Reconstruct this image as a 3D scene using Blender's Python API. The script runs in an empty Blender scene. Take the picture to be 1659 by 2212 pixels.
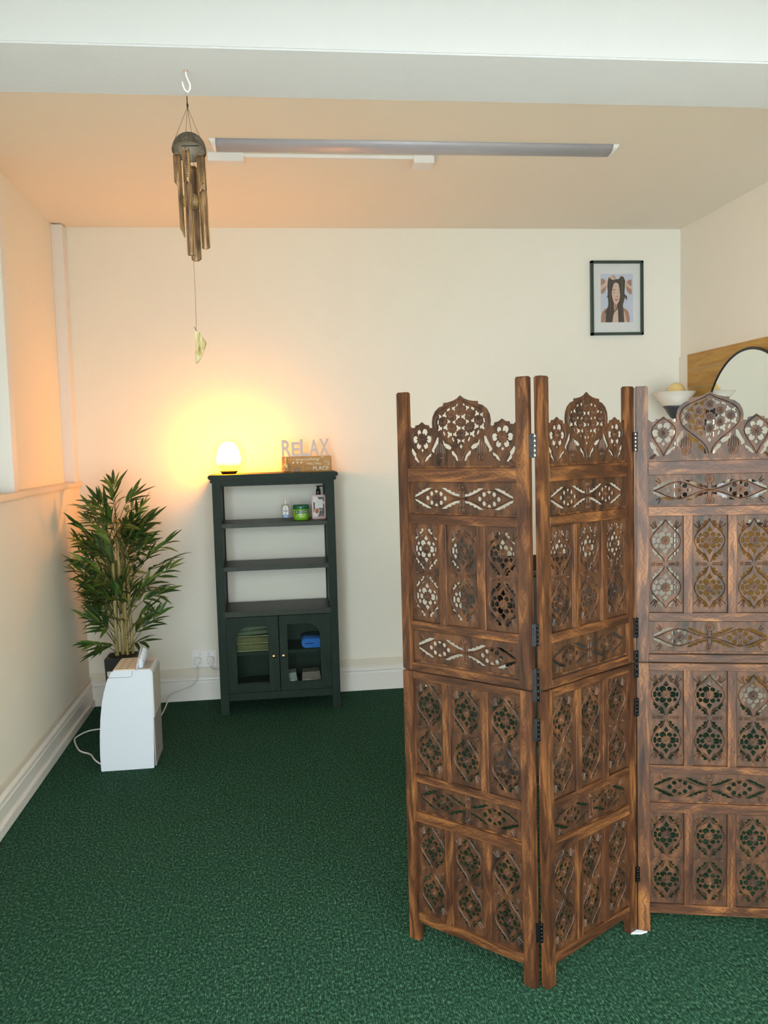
import bpy, bmesh, math, random
from mathutils import Vector, Matrix, Euler
from mathutils.geometry import tessellate_polygon
PI = math.pi
rnd = random.Random(7)
S = bpy.context.scene
COL = S.collection

# ------------------------------------------------------------------ camera
F_PX, YAW, PIT, ROL, CAM_H = 1886.165, -0.121526, -0.074792, -0.027117, 1.649
W_PX, H_PX = 1659, 2212
fw = Vector((-math.sin(YAW)*math.cos(PIT), math.cos(YAW)*math.cos(PIT), math.sin(PIT)))
r0 = Vector((math.cos(YAW), math.sin(YAW), 0)); u0 = r0.cross(fw)
rv = r0*math.cos(ROL)+u0*math.sin(ROL); uv_ = -r0*math.sin(ROL)+u0*math.cos(ROL)
cam = bpy.data.cameras.new('camera'); camo = bpy.data.objects.new('camera', cam); COL.objects.link(camo)
M = Matrix((rv, uv_, -fw)).transposed().to_4x4(); M.translation = (0, 0, CAM_H)
camo.matrix_world = M
cam.sensor_fit = 'HORIZONTAL'; cam.sensor_width = 36.0; cam.lens = 36.0*F_PX/W_PX
cam.clip_start = 0.05
S.camera = camo

# ------------------------------------------------------------------ light
w = bpy.data.worlds.new('sky'); S.world = w; w.use_nodes = True
bg = w.node_tree.nodes['Background']; bg.inputs[0].default_value = (0.80, 0.90, 1.0, 1); bg.inputs[1].default_value = 1.0
def daylight(name, loc, rot, sx, sy, e, col):
    a = bpy.data.lights.new(name, 'AREA'); a.shape = 'RECTANGLE'; a.size = sx; a.size_y = sy; a.energy = e; a.color = col
    o = bpy.data.objects.new(name, a); COL.objects.link(o); o.location = loc; o.rotation_euler = rot; return o
daylight('front_window_daylight', (0.78, -5.05, 1.75), (PI/2, 0, 0), 3.9, 2.5, 185, (0.86, 0.95, 1.0))       # shop window behind the camera
daylight('added_side_fill', (-1.235, -2.4, 1.7), (0, -PI/2, 0), 2.4, 4.2, 590, (0.86, 0.95, 1.0))      # fill light added on the left behind the camera, no window known there
S.view_settings.view_transform = 'Standard'
try: S.view_settings.look = 'None'
except Exception: pass
S.view_settings.exposure = 0.24; S.view_settings.gamma = 1.0; S.view_settings.use_curve_mapping = False

# ------------------------------------------------------------------ material helpers
def mat(name, col=(0.5,0.5,0.5), rough=0.6, metal=0.0, **kw):
    m = bpy.data.materials.new(name); m.use_nodes = True
    b = m.node_tree.nodes['Principled BSDF']
    b.inputs['Base Color'].default_value = (*col, 1); b.inputs['Roughness'].default_value = rough; b.inputs['Metallic'].default_value = metal
    for k, v in kw.items():
        b.inputs[k.replace('_', ' ')].default_value = v
    return m
class NT:
    def __init__(s, m): s.t = m.node_tree; s.b = s.t.nodes['Principled BSDF']
    def n(s, ty, **kw):
        nd = s.t.nodes.new(ty)
        for k, v in kw.items():
            if k in nd.inputs: nd.inputs[k].default_value = v
            else: setattr(nd, k, v)
        return nd
    def l(s, a, b): s.t.links.new(a, b)
    def math(s, op, a, b=None, c=None):
        nd = s.t.nodes.new('ShaderNodeMath'); nd.operation = op
        for i, v in enumerate((a, b, c)):
            if v is None: continue
            if isinstance(v, (int, float)): nd.inputs[i].default_value = v
            else: s.l(v, nd.inputs[i])
        return nd.outputs[0]
    def coords(s, scale=(1,1,1), kind='Object', rand=False):
        tc = s.n('ShaderNodeTexCoord'); mp = s.n('ShaderNodeMapping'); mp.inputs['Scale'].default_value = scale
        s.l(tc.outputs[kind], mp.inputs['Vector'])
        if rand:
            oi = s.n('ShaderNodeObjectInfo'); mu = s.math('MULTIPLY', oi.outputs['Random'], 17.0)
            cb = s.n('ShaderNodeCombineXYZ'); s.l(mu, cb.inputs[0]); s.l(mu, cb.inputs[2]); s.l(cb.outputs[0], mp.inputs['Location'])
        return mp.outputs[0]
    def ramp(s, fac, stops):
        r = s.n('ShaderNodeValToRGB'); e = r.color_ramp.elements
        while len(e) < len(stops): e.new(0.5)
        for el, (p, c) in zip(e, stops): el.position = p; el.color = (*c, 1)
        s.l(fac, r.inputs[0]); return r.outputs[0]
    def mix(s, fac, a, b, mode='MIX'):
        nd = s.n('ShaderNodeMix', data_type='RGBA', blend_type=mode)
        for i, v in ((0, fac), (6, a), (7, b)):
            if isinstance(v, (int, float)): nd.inputs[i].default_value = v
            elif isinstance(v, tuple): nd.inputs[i].default_value = (*v, 1)
            else: s.l(v, nd.inputs[i])
        return nd.outputs[2]
    def bump(s, h, dist=0.001, strength=1.0):
        b = s.n('ShaderNodeBump'); b.inputs['Strength'].default_value = strength; b.inputs['Distance'].default_value = dist
        s.l(h, b.inputs['Height']); s.l(b.outputs[0], s.b.inputs['Normal'])

def paint(name, col, rough=0.75, bumpd=0.0015, sc=(9,9,9), speck=0.02):
    m = mat(name, col, rough); t = NT(m)
    v = t.coords(sc)
    n1 = t.n('ShaderNodeTexNoise', Scale=1.0, Detail=4.0); t.l(v, n1.inputs['Vector'])
    n2 = t.n('ShaderNodeTexNoise', Scale=18.0, Detail=2.0); t.l(v, n2.inputs['Vector'])
    h = t.math('ADD', n1.outputs[0], t.math('MULTIPLY', n2.outputs[0], 0.18))
    t.bump(h, bumpd*2)
    lo = tuple(c*(1-speck) for c in col)
    t.l(t.mix(n1.outputs[0], lo, col), t.b.inputs['Base Color'])
    return m
CREAM = paint('cream_emulsion', (0.83, 0.825, 0.745))
CEIL = paint('cream_ceiling_paint', (0.88, 0.84, 0.745), bumpd=0.001)
WHITE_BEAM = paint('white_beam_paint', (0.55, 0.565, 0.585), bumpd=0.0008)
GLOSSW = paint('white_gloss_paint', (0.79, 0.79, 0.77), rough=0.3, bumpd=0.0005)
CREAMGLOSS = paint('cream_gloss_paint', (0.74, 0.70, 0.60), rough=0.45, bumpd=0.0005)

def carpet_mat():
    m = mat('green_loop_carpet', (0.04, 0.11, 0.07), 0.95); t = NT(m)
    t.b.inputs['Specular IOR Level'].default_value = 0.1
    v = t.coords()
    wv = t.n('ShaderNodeTexWave', Scale=47.0, Distortion=1.6, Detail=2.0); wv.wave_type = 'BANDS'; wv.bands_direction = 'X'
    wv.inputs['Detail Scale'].default_value = 3.0
    t.l(v, wv.inputs['Vector'])
    vo = t.n('ShaderNodeTexVoronoi', Scale=190.0); t.l(t.coords((1.25, 0.6, 1)), vo.inputs['Vector'])
    n1 = t.n('ShaderNodeTexNoise', Scale=125.0, Detail=3.0, Roughness=0.75); t.l(t.coords((1, 0.55, 1)), n1.inputs['Vector'])
    n2 = t.n('ShaderNodeTexNoise', Scale=4.0, Detail=4.0); t.l(v, n2.inputs['Vector'])
    sp = t.ramp(n1.outputs[0], [(0.34, (0.004,0.022,0.014)), (0.50, (0.022,0.080,0.052)), (0.62, (0.095,0.23,0.16)), (0.76, (0.36,0.52,0.42))])
    c2 = t.mix(t.math('MULTIPLY', t.math('SUBTRACT', 1.0, wv.outputs[1]), 0.45), sp, (0.012,0.04,0.026))
    c3 = t.mix(n2.outputs[0], c2, (0.75,0.9,0.8), 'MULTIPLY')
    t.l(c3, t.b.inputs['Base Color'])
    h = t.math('ADD', t.math('MULTIPLY', wv.outputs[1], 0.6), t.math('ADD', t.math('MULTIPLY', vo.outputs[0], -0.5), n1.outputs[0]))
    t.bump(h, 0.004)
    return m
CARPET = carpet_mat()

def wood_mat(name, dark, mid, light, rough=0.42, scale=(14,14,2.2), zig=False, wear=True, coat=0.0, spec=0.3):
    m = mat(name, mid, rough); t = NT(m); t.b.inputs['Specular IOR Level'].default_value = spec
    v = t.coords(scale, rand=True)
    n1 = t.n('ShaderNodeTexNoise', Scale=2.2, Detail=6.0, Roughness=0.62, Distortion=0.9); t.l(v, n1.inputs['Vector'])
    n2 = t.n('ShaderNodeTexNoise', Scale=14.0, Detail=4.0); t.l(v, n2.inputs['Vector'])
    n3 = t.n('ShaderNodeTexNoise', Scale=3.0, Detail=3.0); t.l(t.coords((1.3,1.3,1.3), rand=True), n3.inputs['Vector'])
    c = t.ramp(n1.outputs[0], [(0.30, dark), (0.50, mid), (0.72, light)])
    c = t.mix(t.math('MULTIPLY', n2.outputs[0], 0.5), c, dark)
    c = t.mix(t.math('MULTIPLY', t.math('GREATER_THAN', n3.outputs[0], 0.60), 0.25 if wear else 0.0), c, light)
    h = t.math('ADD', t.math('MULTIPLY', n1.outputs[0], 0.4), t.math('MULTIPLY', n2.outputs[0], 0.3))
    if zig:
        uvn = t.n('ShaderNodeUVMap'); sp = t.n('ShaderNodeSeparateXYZ'); t.l(uvn.outputs[0], sp.inputs[0])
        u, vv = sp.outputs[0], sp.outputs[1]
        P = 0.052
        tri = t.math('PINGPONG', u, P/2)                       # 0..P/2
        z = t.math('SUBTRACT', t.math('MULTIPLY', tri, 0.50), 0.0065)
        d = t.math('ABSOLUTE', t.math('SUBTRACT', vv, z))
        line = t.math('LESS_THAN', d, 0.00085)
        # dots sit in the mouths of the zigzag, alternating sides
        def dots(off, vpos):
            uu = t.math('SUBTRACT', t.math('FLOORED_MODULO', t.math('ADD', u, off+P/2), P), P/2)
            dd = t.math('SQRT', t.math('ADD', t.math('POWER', uu, 2.0), t.math('POWER', t.math('SUBTRACT', vv, vpos), 2.0)))
            return t.math('LESS_THAN', dd, 0.0019)
        k = t.math('MAXIMUM', line, t.math('MAXIMUM', dots(0.0, 0.0075), dots(P/2, -0.0075)))
        c = t.mix(t.math('MULTIPLY', k, 0.75), c, (0.022, 0.010, 0.006))
        h = t.math('SUBTRACT', h, t.math('MULTIPLY', k, 2.5))
    t.l(c, t.b.inputs['Base Color'])
    t.b.inputs['Coat Weight'].default_value = coat; t.b.inputs['Coat Roughness'].default_value = 0.35
    t.l(t.math('ADD', t.math('MULTIPLY', n2.outputs[0], 0.25), rough-0.1), t.b.inputs['Roughness'])
    t.bump(h, 0.0007)
    return m
SCREEN = wood_mat('carved_brown_wood', (0.012,0.005,0.003), (0.084,0.030,0.0115), (0.30,0.122,0.036), zig=True, coat=0.12, rough=0.45, spec=0.3, wear=False)
SCREENH = wood_mat('carved_brown_wood_rail', (0.012,0.005,0.003), (0.084,0.030,0.0115), (0.30,0.122,0.036), scale=(2.2,14,14), zig=True, coat=0.12, rough=0.45, spec=0.3, wear=False)
FRET = wood_mat('fretwork_wood', (0.011,0.006,0.0035), (0.060,0.024,0.0105), (0.15,0.060,0.023), rough=0.5, scale=(12,12,5), coat=0.10, spec=0.3, wear=False)
BLACKMETAL = mat('black_hinge_metal', (0.012,0.012,0.013), 0.35, 0.8)
STEEL = mat('steel', (0.6,0.6,0.6), 0.25, 1.0)
SHELFG = wood_mat('dark_green_paint', (0.007,0.018,0.013), (0.010,0.025,0.018), (0.014,0.033,0.023), rough=0.5, wear=False, spec=0.2)
GLASS = mat('cabinet_glass', (1,1,1), 0.02, 0.0, Transmission_Weight=1.0, IOR=1.45)
def thin_glass(name='thin_glass', tint=(0.93,0.96,0.95), f=0.10):
    m = bpy.data.materials.new(name); m.use_nodes = True; t = m.node_tree; t.nodes.clear()
    o = t.nodes.new('ShaderNodeOutputMaterial'); tr = t.nodes.new('ShaderNodeBsdfTransparent'); tr.inputs[0].default_value = (*tint, 1)
    g = t.nodes.new('ShaderNodeBsdfGlossy'); g.inputs['Roughness'].default_value = 0.02; mx = t.nodes.new('ShaderNodeMixShader'); mx.inputs[0].default_value = f
    t.links.new(tr.outputs[0], mx.inputs[1]); t.links.new(g.outputs[0], mx.inputs[2]); t.links.new(mx.outputs[0], o.inputs[0]); return m
PANE = thin_glass(f=0.04)
BRASS = mat('brass', (0.75,0.58,0.28), 0.28, 1.0)
BLACKP = mat('black_plastic', (0.012,0.012,0.013), 0.35)
BLACKV = mat('black_vinyl', (0.008,0.008,0.009), 0.38)
WHITEP = mat('white_plastic', (0.66,0.73,0.84), 0.4)
WHITEC = mat('white_cable_plastic', (0.78,0.78,0.76), 0.4)
GREYP = mat('grey_mesh_plastic', (0.33,0.33,0.32), 0.7)

# ------------------------------------------------------------------ mesh builder
class MB:
    def __init__(s): s.bm = bmesh.new(); s.mats = []; s.uv = s.bm.loops.layers.uv.new('UVMap')
    def mi(s, m):
        if m not in s.mats: s.mats.append(m)
        return s.mats.index(m)
    def box(s, a, b, m, bev=0.0, seg=2, uvaxis=None, rot=None, piv=None):
        a = Vector(a); b = Vector(b); lo = Vector([min(a[i],b[i]) for i in range(3)]); hi = Vector([max(a[i],b[i]) for i in range(3)])
        P = [(x,y,z) for z in (lo.z,hi.z) for y in (lo.y,hi.y) for x in (lo.x,hi.x)]
        vs = [s.bm.verts.new(p) for p in P]
        fs = []
        for q in ((0,2,3,1),(4,5,7,6),(0,1,5,4),(2,6,7,3),(0,4,6,2),(1,3,7,5)):
            f = s.bm.faces.new([vs[i] for i in q]); f.material_index = s.mi(m); fs.append(f)
        k = s.mi(m)
        if bev > 0:
            r = bmesh.ops.bevel(s.bm, geom=list({e for f in fs for e in f.edges}), offset=bev, segments=seg, affect='EDGES', clamp_overlap=True)
            fs = [f for f in s.bm.faces if f.is_valid and f in set(r['faces'])] + [f for f in fs if f.is_valid]
        vs = list({v for f in fs if f.is_valid for v in f.verts})
        c = (lo+hi)/2
        for f in {f for v in vs for f in v.link_faces}:
            f.material_index = k; f.normal_update()
            for lp in f.loops:
                if uvaxis and abs(f.normal.y) > 0.9:
                    co = lp.vert.co
                    lp[s.uv].uv = ((co.z, co.x-c.x) if uvaxis == 'z' else (co.x, co.z-c.z))
                else: lp[s.uv].uv = (0.0, 9.0)
        if rot is not None:
            pv = Vector(piv) if piv is not None else c
            R = Matrix.Translation(pv) @ rot.to_4x4() @ Matrix.Translation(-pv)
            bmesh.ops.transform(s.bm, matrix=R, verts=vs)
        return vs
    def ring(s, pts, m, close=True): pass
    def tube(s, pts, r, m, seg=8, cap=True, smooth=True):
        pts = [Vector(p) for p in pts]; n = len(pts); rr = r if isinstance(r, (list, tuple)) else [r]*n
        k = s.mi(m); prev = None; t0 = (pts[1]-pts[0]).normalized()
        up = Vector((0,0,1)) if abs(t0.z) < 0.9 else Vector((1,0,0))
        nx = t0.cross(up).normalized(); rings = []
        for i in range(n):
            t = ((pts[min(i+1,n-1)]-pts[i]).normalized() + (pts[i]-pts[max(i-1,0)]).normalized())
            if t.length < 1e-9: t = t0
            t.normalize()
            nx = (nx - t*nx.dot(t)).normalized(); ny = t.cross(nx)
            rings.append([s.bm.verts.new(pts[i] + (nx*math.cos(2*PI*j/seg)+ny*math.sin(2*PI*j/seg))*rr[i]) for j in range(seg)])
        for a, b in zip(rings, rings[1:]):
            for j in range(seg):
                f = s.bm.faces.new([a[j], a[(j+1)%seg], b[(j+1)%seg], b[j]]); f.material_index = k; f.smooth = smooth
        if cap:
            for rg, rev in ((rings[0], True), (rings[-1], False)):
                f = s.bm.faces.new(rg[::-1] if rev else rg); f.material_index = k
        for rg in rings:
            for v in rg:
                for lp in v.link_loops: lp[s.uv].uv = (0, 9)
        return s
    def lathe(s, prof, m, c=(0,0,0), seg=32, sx=1, sy=1, smooth=True, M=None):
        k = s.mi(m); c = Vector(c); rings = []; allv = []
        for r, z in prof:
            if r < 1e-6: rg = [s.bm.verts.new(c+Vector((0,0,z)))]
            else: rg = [s.bm.verts.new(c+Vector((r*sx*math.cos(2*PI*j/seg), r*sy*math.sin(2*PI*j/seg), z))) for j in range(seg)]
            rings.append(rg); allv += rg
        for a, b in zip(rings, rings[1:]):
            for j in range(seg):
                j2 = (j+1) % seg
                if len(a) == 1 and len(b) == 1: continue
                if len(a) == 1: q = [a[0], b[j2], b[j]]
                elif len(b) == 1: q = [a[j], a[j2], b[0]]
                else: q = [a[j], a[j2], b[j2], b[j]]
                f = s.bm.faces.new(q); f.material_index = k; f.smooth = smooth
        for v in allv:
            for lp in v.link_loops: lp[s.uv].uv = (0, 9)
        if M is not None: bmesh.ops.transform(s.bm, matrix=M, verts=allv)
        return allv
    def ball(s, c, r, m, seg=20, n=12, sx=1, sy=1, sz=1, M=None):
        prof = [(r*math.sin(PI*i/n), -r*math.cos(PI*i/n)*sz) for i in range(n+1)]
        return s.lathe(prof, m, c, seg, sx, sy, True, M)
    def prism(s, poly, y0, y1, m, axis='y', smooth=False):
        """poly in (x,z) extruded along y (axis 'y'); axis 'x': poly in (y,z) along x; axis 'z': poly in (x,y) along z"""
        k = s.mi(m)
        def P(p, d): return {'y': (p[0], d, p[1]), 'x': (d, p[0], p[1]), 'z': (p[0], p[1], d)}[axis]
        A = [s.bm.verts.new(P(p, y0)) for p in poly]; B = [s.bm.verts.new(P(p, y1)) for p in poly]
        n = len(poly); fs = []
        for i in range(n):
            f = s.bm.faces.new([A[i], A[(i+1)%n], B[(i+1)%n], B[i]]); f.smooth = smooth; fs.append(f)
        tri = tessellate_polygon([[Vector((*p, 0)) for p in poly]])
        for t in tri:
            fs.append(s.bm.faces.new([A[i] for i in t])); fs.append(s.bm.faces.new([B[i] for i in t][::-1]))
        for f in fs:
            f.material_index = k
            for lp in f.loops: lp[s.uv].uv = (0, 9)
        bmesh.ops.recalc_face_normals(s.bm, faces=fs)
        return A+B
    def flat(s, poly, y, m):
        k = s.mi(m); A = [s.bm.verts.new((p[0], y, p[1])) for p in poly]
        for t in tessellate_polygon([[Vector((*p, 0)) for p in poly]]):
            f = s.bm.faces.new([A[i] for i in t]); f.material_index = k
            f.normal_update()
            if f.normal.y > 0: f.normal_flip()
        return A
    def add_mesh(s, me, M=None, m=None):
        k = s.mi(m) if m else 0
        n0 = len(s.bm.verts); f0 = len(s.bm.faces)
        s.bm.from_mesh(me); s.bm.verts.ensure_lookup_table(); s.bm.faces.ensure_lookup_table()
        vs = s.bm.verts[n0:]
        for f in s.bm.faces[f0:]:
            f.material_index = k; f.smooth = False
            for lp in f.loops: lp[s.uv].uv = (0, 9)
        if M is not None: bmesh.ops.transform(s.bm, matrix=M, verts=vs)
        return vs
    def mesh(s, name):
        me = bpy.data.meshes.new(name); s.bm.to_mesh(me); s.bm.free()
        for m in s.mats: me.materials.append(m)
        return me
    def build(s, name, parent=None, loc=None):
        return link(name, s.mesh(name), parent, loc)
def link(name, me, parent=None, loc=None, rotz=0):
    o = bpy.data.objects.new(name, me); COL.objects.link(o)
    if parent: o.parent = parent
    if loc is not None: o.location = loc
    if rotz: o.rotation_euler = (0,0,rotz)
    return o
def tag(o, label, cat, group=None):
    o['label'] = label; o['category'] = cat
    if group: o['group'] = group
    return o
def thing(name, label, cat, loc=(0,0,0), rotz=0, group=None):
    o = bpy.data.objects.new(name, None); COL.objects.link(o); o.location = loc; o.rotation_euler = (0,0,rotz); o.empty_display_size = 0.1
    return tag(o, label, cat, group)
def struct(name, mb):
    o = mb.build(name); o['kind'] = 'structure'; return o

def grow(lp, k):
    cx = sum(p[0] for p in lp)/len(lp); cz = sum(p[1] for p in lp)/len(lp)
    return [(cx+(x-cx)*k, cz+(z-cz)*k) for x, z in lp]
def _cross(A, B):
    def seg(p, q, a, b):
        d = (q[0]-p[0])*(b[1]-a[1])-(q[1]-p[1])*(b[0]-a[0])
        if abs(d) < 1e-12: return False
        t = ((a[0]-p[0])*(b[1]-a[1])-(a[1]-p[1])*(b[0]-a[0]))/d; u = ((a[0]-p[0])*(q[1]-p[1])-(a[1]-p[1])*(q[0]-p[0]))/d
        return 0 <= t <= 1 and 0 <= u <= 1
    if max(p[0] for p in A) < min(p[0] for p in B) or max(p[0] for p in B) < min(p[0] for p in A): return False
    if max(p[1] for p in A) < min(p[1] for p in B) or max(p[1] for p in B) < min(p[1] for p in A): return False
    return any(seg(A[i-1], A[i], B[j-1], B[j]) for i in range(len(A)) for j in range(len(B)))
def fit_holes(loops, ks):
    """let every hole grow as far as it can without meeting its neighbours or the outline"""
    small = [grow(l, 0.8) for l in loops[1:]]; out = list(small)
    for i, l in enumerate(loops[1:]):
        for k in ks:
            g = grow(l, k); gg = grow(l, k*1.10)
            if not _cross(gg, loops[0]) and not any(_cross(gg, out[j]) for j in range(len(out)) if j != i): out[i] = g; break
    return [loops[0]]+out
def curve_mesh(loops, th, bevel=0.0):
    """2D outline with holes, extruded; returned mesh lies in XZ, thickness along y centred on 0"""
    cu = bpy.data.curves.new('tmp', 'CURVE'); cu.dimensions = '2D'; cu.fill_mode = 'BOTH'; cu.extrude = th/2; cu.bevel_depth = bevel; cu.bevel_resolution = 0
    for lp in loops:
        sp = cu.splines.new('POLY'); sp.points.add(len(lp)-1)
        for p, q in zip(sp.points, lp): p.co = (q[0], q[1], 0, 1)
        sp.use_cyclic_u = True
    o = bpy.data.objects.new('tmp', cu); COL.objects.link(o)
    me = bpy.data.meshes.new_from_object(o); bpy.data.objects.remove(o); bpy.data.curves.remove(cu)
    me.transform(Matrix.Rotation(PI/2, 4, 'X'))
    return me
def text_mesh(txt, height, depth, shear=0.0, width=None, bold=0.0, center=True):
    """text standing in XZ facing -y, cap height approx `height`; optionally stretched to `width`"""
    cu = bpy.data.curves.new('t', 'FONT'); cu.body = txt; cu.size = 1.0; cu.extrude = 0.5; cu.shear = shear; cu.offset = bold; cu.resolution_u = 3
    o = bpy.data.objects.new('t', cu); COL.objects.link(o)
    me = bpy.data.meshes.new_from_object(o); bpy.data.objects.remove(o); bpy.data.curves.remove(cu)
    xs = [v.co.x for v in me.vertices]; ys = [v.co.y for v in me.vertices]
    x0, x1, y0, y1 = min(xs), max(xs), min(ys), max(ys)
    sy = height/(y1-y0); sx = (width/(x1-x0)) if width else sy
    T = Matrix.Rotation(PI/2, 4, 'X') @ Matrix.Diagonal((sx, sy, depth, 1)) @ Matrix.Translation((-(x0+x1)/2, -(y0+y1)/2, 0))
    me.transform(T)
    return me

# ------------------------------------------------------------------ room
XL, XR, YB, ZC = -1.262, 2.817, 5.829, 3.083
YF = -5.2
m = MB(); m.box((XL-0.15, YF-0.1, -0.05), (XR+0.15, YB+0.15, 0), CARPET); fl = struct('floor', m)
m = MB(); m.box((XL-0.15, YF-0.1, ZC), (XR+0.15, YB+0.15, ZC+0.1), CEIL); struct('ceiling', m)
m = MB(); m.box((XL-0.15, YB, 0), (XR+0.15, YB+0.15, ZC), CREAM)
m.box((-0.300, YB-0.0012, 1.962), (0.20, YB, 1.9645), CREAM)          # edge of an old filled-in opening
m.box((-0.3012, YB-0.0006, 1.964), (-0.2998, YB, 2.75), CREAM)
struct('wall_back', m)
m = MB(); m.box((XL-0.15, YF-0.1, 0.0), (XR+0.15, 0.6, 0.004), paint('pale_bounce_floor', (0.66,0.64,0.58), rough=0.6)); struct('floor_front', m)   # unseen pale floor added behind the camera to bounce light upward
# left wall: full-height plane with a shallow recess above the sill
REC = 0.068
m = MB()
m.box((XL-0.15, YF-0.1, 0), (XL, YB, 1.455), CREAM)
m.box((XL-0.15, YF-0.1, 1.455), (XL-REC, YB, ZC), CREAM)
struct('wall_left', m)
m = MB(); m.box((XL-REC, 5.725, 1.476), (XL, YB, 3.075), GLOSSW, 0.002); struct('trim_1', m)     # upright in the back corner
m = MB(); m.box((XL-REC, 4.42, 1.476), (XL, 4.50, 3.075), GLOSSW, 0.002); struct('trim_2', m)   # nearer upright
m = MB(); m.box((XL-REC, 4.47, 1.448), (XL+0.022, YB, 1.476), CREAMGLOSS, 0.003); struct('trim_3', m)
m = MB(); m.box((XL-REC, 1.2, 1.446), (XL+0.03, 4.468, 1.477), CREAMGLOSS, 0.003); struct('trim_4', m)
# right wall, with a pier in the corner; slatwall starts 14 cm from the back wall
m = MB(); m.box((XR, YF-0.1, 0), (XR+0.15, YB, ZC), CREAM)
struct('wall_right', m)
m = MB(); m.box((XR-0.012, 5.694, 0), (XR, YB, 2.212), CREAM); struct('trim_6', m)
# front wall (behind the camera) with the shop window opening
m = MB()
m.box((XL-0.15, YF-0.1, 0), (XR+0.15, YF, 0.45), CREAM); m.box((XL-0.15, YF-0.1, 3.02), (XR+0.15, YF, ZC), CREAM)
m.box((XL-0.15, YF-0.1, 0.45), (-1.2, YF, 3.02), CREAM); m.box((2.75, YF-0.1, 0.45), (XR+0.15, YF, 3.02), CREAM)
struct('wall_front', m)
# unseen deeper beam added above the camera, shades the main beam's face
m = MB(); m.box((XL-0.15, 0.80, 2.30), (XR+0.15, 1.02, ZC), WHITE_BEAM, 0.004); struct('added_shade_beam', m)
m = MB()
for a, b in (((-4.58,0.42),(-4.50,2.98)), ((-0.30,0.42),(-0.22,2.98)), ((-2.44,0.42),(-2.36,2.98))): m.box((XL, a[0], a[1]), (XL+0.05, b[0], b[1]), GLOSSW, 0.004)
m.box((XL, -4.58, 0.42), (XL+0.05, -0.22, 0.50), GLOSSW, 0.004); m.box((XL, -4.58, 2.90), (XL+0.05, -0.22, 2.98), GLOSSW, 0.004)
struct('added_window_frame', m)  # unseen window frame added around the side fill light
# beam across the room
m = MB(); m.box((XL-0.15, 2.171, 2.60), (XR+0.15, 2.462, ZC), WHITE_BEAM, 0.004); struct('trim_5', m)

def skirt(name, axis, at, a, b, sgn, m_low=GLOSSW):
    """moulded skirting: profile (offset from wall, z)"""
    prof = [(0,0),(0.020,0),(0.020,0.118),(0.016,0.124),(0.016,0.132),(0.021,0.138),(0.020,0.148),(0.010,0.158),(0.006,0.163),(0,0.163)]
    mb = MB()
    if axis == 'x': mb.prism([(at+sgn*o, z) for o, z in prof], a, b, m_low, 'x')       # runs along x, wall plane y=at
    else: mb.prism([(at+sgn*o, z) for o, z in prof], a, b, m_low, 'y')                # runs along y, wall plane x=at
    return mb
mb = skirt('b', 'x', YB, XL, XR, -1); mb.box((XL, YB-0.011, 0.168), (XR, YB, 0.216), CREAMGLOSS, 0.002); struct('baseboard_back', mb)
mb = skirt('l', 'y', XL, YF, YB, 1); mb.box((XL, YF, 0.165), (XL+0.009, YB, 0.196), CREAMGLOSS, 0.003); mb.box((XL, YF, 0), (XL+0.032, YB-0.02, 0.05), GLOSSW, 0.004)
struct('baseboard_left', mb)
mb = skirt('r', 'y', XR, YF, 1.0, -1); struct('baseboard_right', mb)

# slatwall on the right wall
def slat_mat():
    m = mat('oak_slatwall', (0.35,0.20,0.055), 0.5); t = NT(m)
    v = t.coords((30, 3.0, 22)); n1 = t.n('ShaderNodeTexNoise', Scale=1.6, Detail=6.0, Roughness=0.6, Distortion=0.5); t.l(v, n1.inputs['Vector'])
    t.l(t.ramp(n1.outputs[0], [(0.3, (0.36,0.19,0.030)), (0.55, (0.48,0.27,0.05)), (0.75, (0.58,0.36,0.08))]), t.b.inputs['Base Color'])
    return m
SLAT = slat_mat(); GROOVE = mat('groove_insert', (0.62,0.47,0.22), 0.4)
m = MB(); zt = 2.214; k = 0
while zt > 0.2:
    zb = max(zt-0.101, 0.165) if k == 0 else max(zt-0.113, 0.165)
    m.box((XR-0.018, 1.0, zb), (XR-0.0005, 5.692, zt), SLAT, 0.0008)
    m.box((XR-0.009, 1.0, zb-0.009), (XR-0.0005, 5.692, zb), GROOVE)
    m.box((XR-0.0185, 1.0, zb-0.0035), (XR-0.012, 5.692, zb-0.0005), GROOVE)
    zt = zb-0.009; k += 1
o = m.build('slatwall_panel'); tag(o, 'tan wood slatwall panelling with horizontal grooves on the right wall', 'wall panel')

# ------------------------------------------------------------------ folding screen
HP = 0.438; TH = 0.026; PW = 0.041
def sy(pts): return [(-x, z) for x, z in pts][::-1]
def scl(pts, k, c=(0,0)): return [(c[0]+x*k, c[1]+z*k) for x, z in pts]
def poly_c(c, r, n=8, a0=0.0, ry=None): return [(c[0]+r*math.cos(a0+2*PI*i/n), c[1]+(ry or r)*math.sin(a0+2*PI*i/n)) for i in range(n)]
def petal(c, ang, r):
    """hole with its notch pointing at the flower centre"""
    p = [(-0.95,-0.35),(-0.55,-0.95),(0.35,-1.0),(0.95,-0.5),(0.95,0.5),(0.35,1.0),(-0.55,0.95),(-0.95,0.35),(-0.45,0.0)]
    ca, sa = math.cos(ang), math.sin(ang)
    return [(c[0]+r*(x*ca-y*sa), c[1]+r*(x*sa+y*ca)) for x, y in p]
def slot(c, ang, w_, h_):
    p = [(-w_,-h_*0.7),(-w_*0.6,-h_),(w_*0.8,-h_*0.9),(w_,-h_*0.3),(w_,h_*0.3),(w_*0.8,h_*0.9),(-w_*0.6,h_),(-w_,h_*0.7)]
    ca, sa = math.cos(ang), math.sin(ang)
    return [(c[0]+x*ca-y*sa, c[1]+x*sa+y*ca) for x, y in p]
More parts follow.
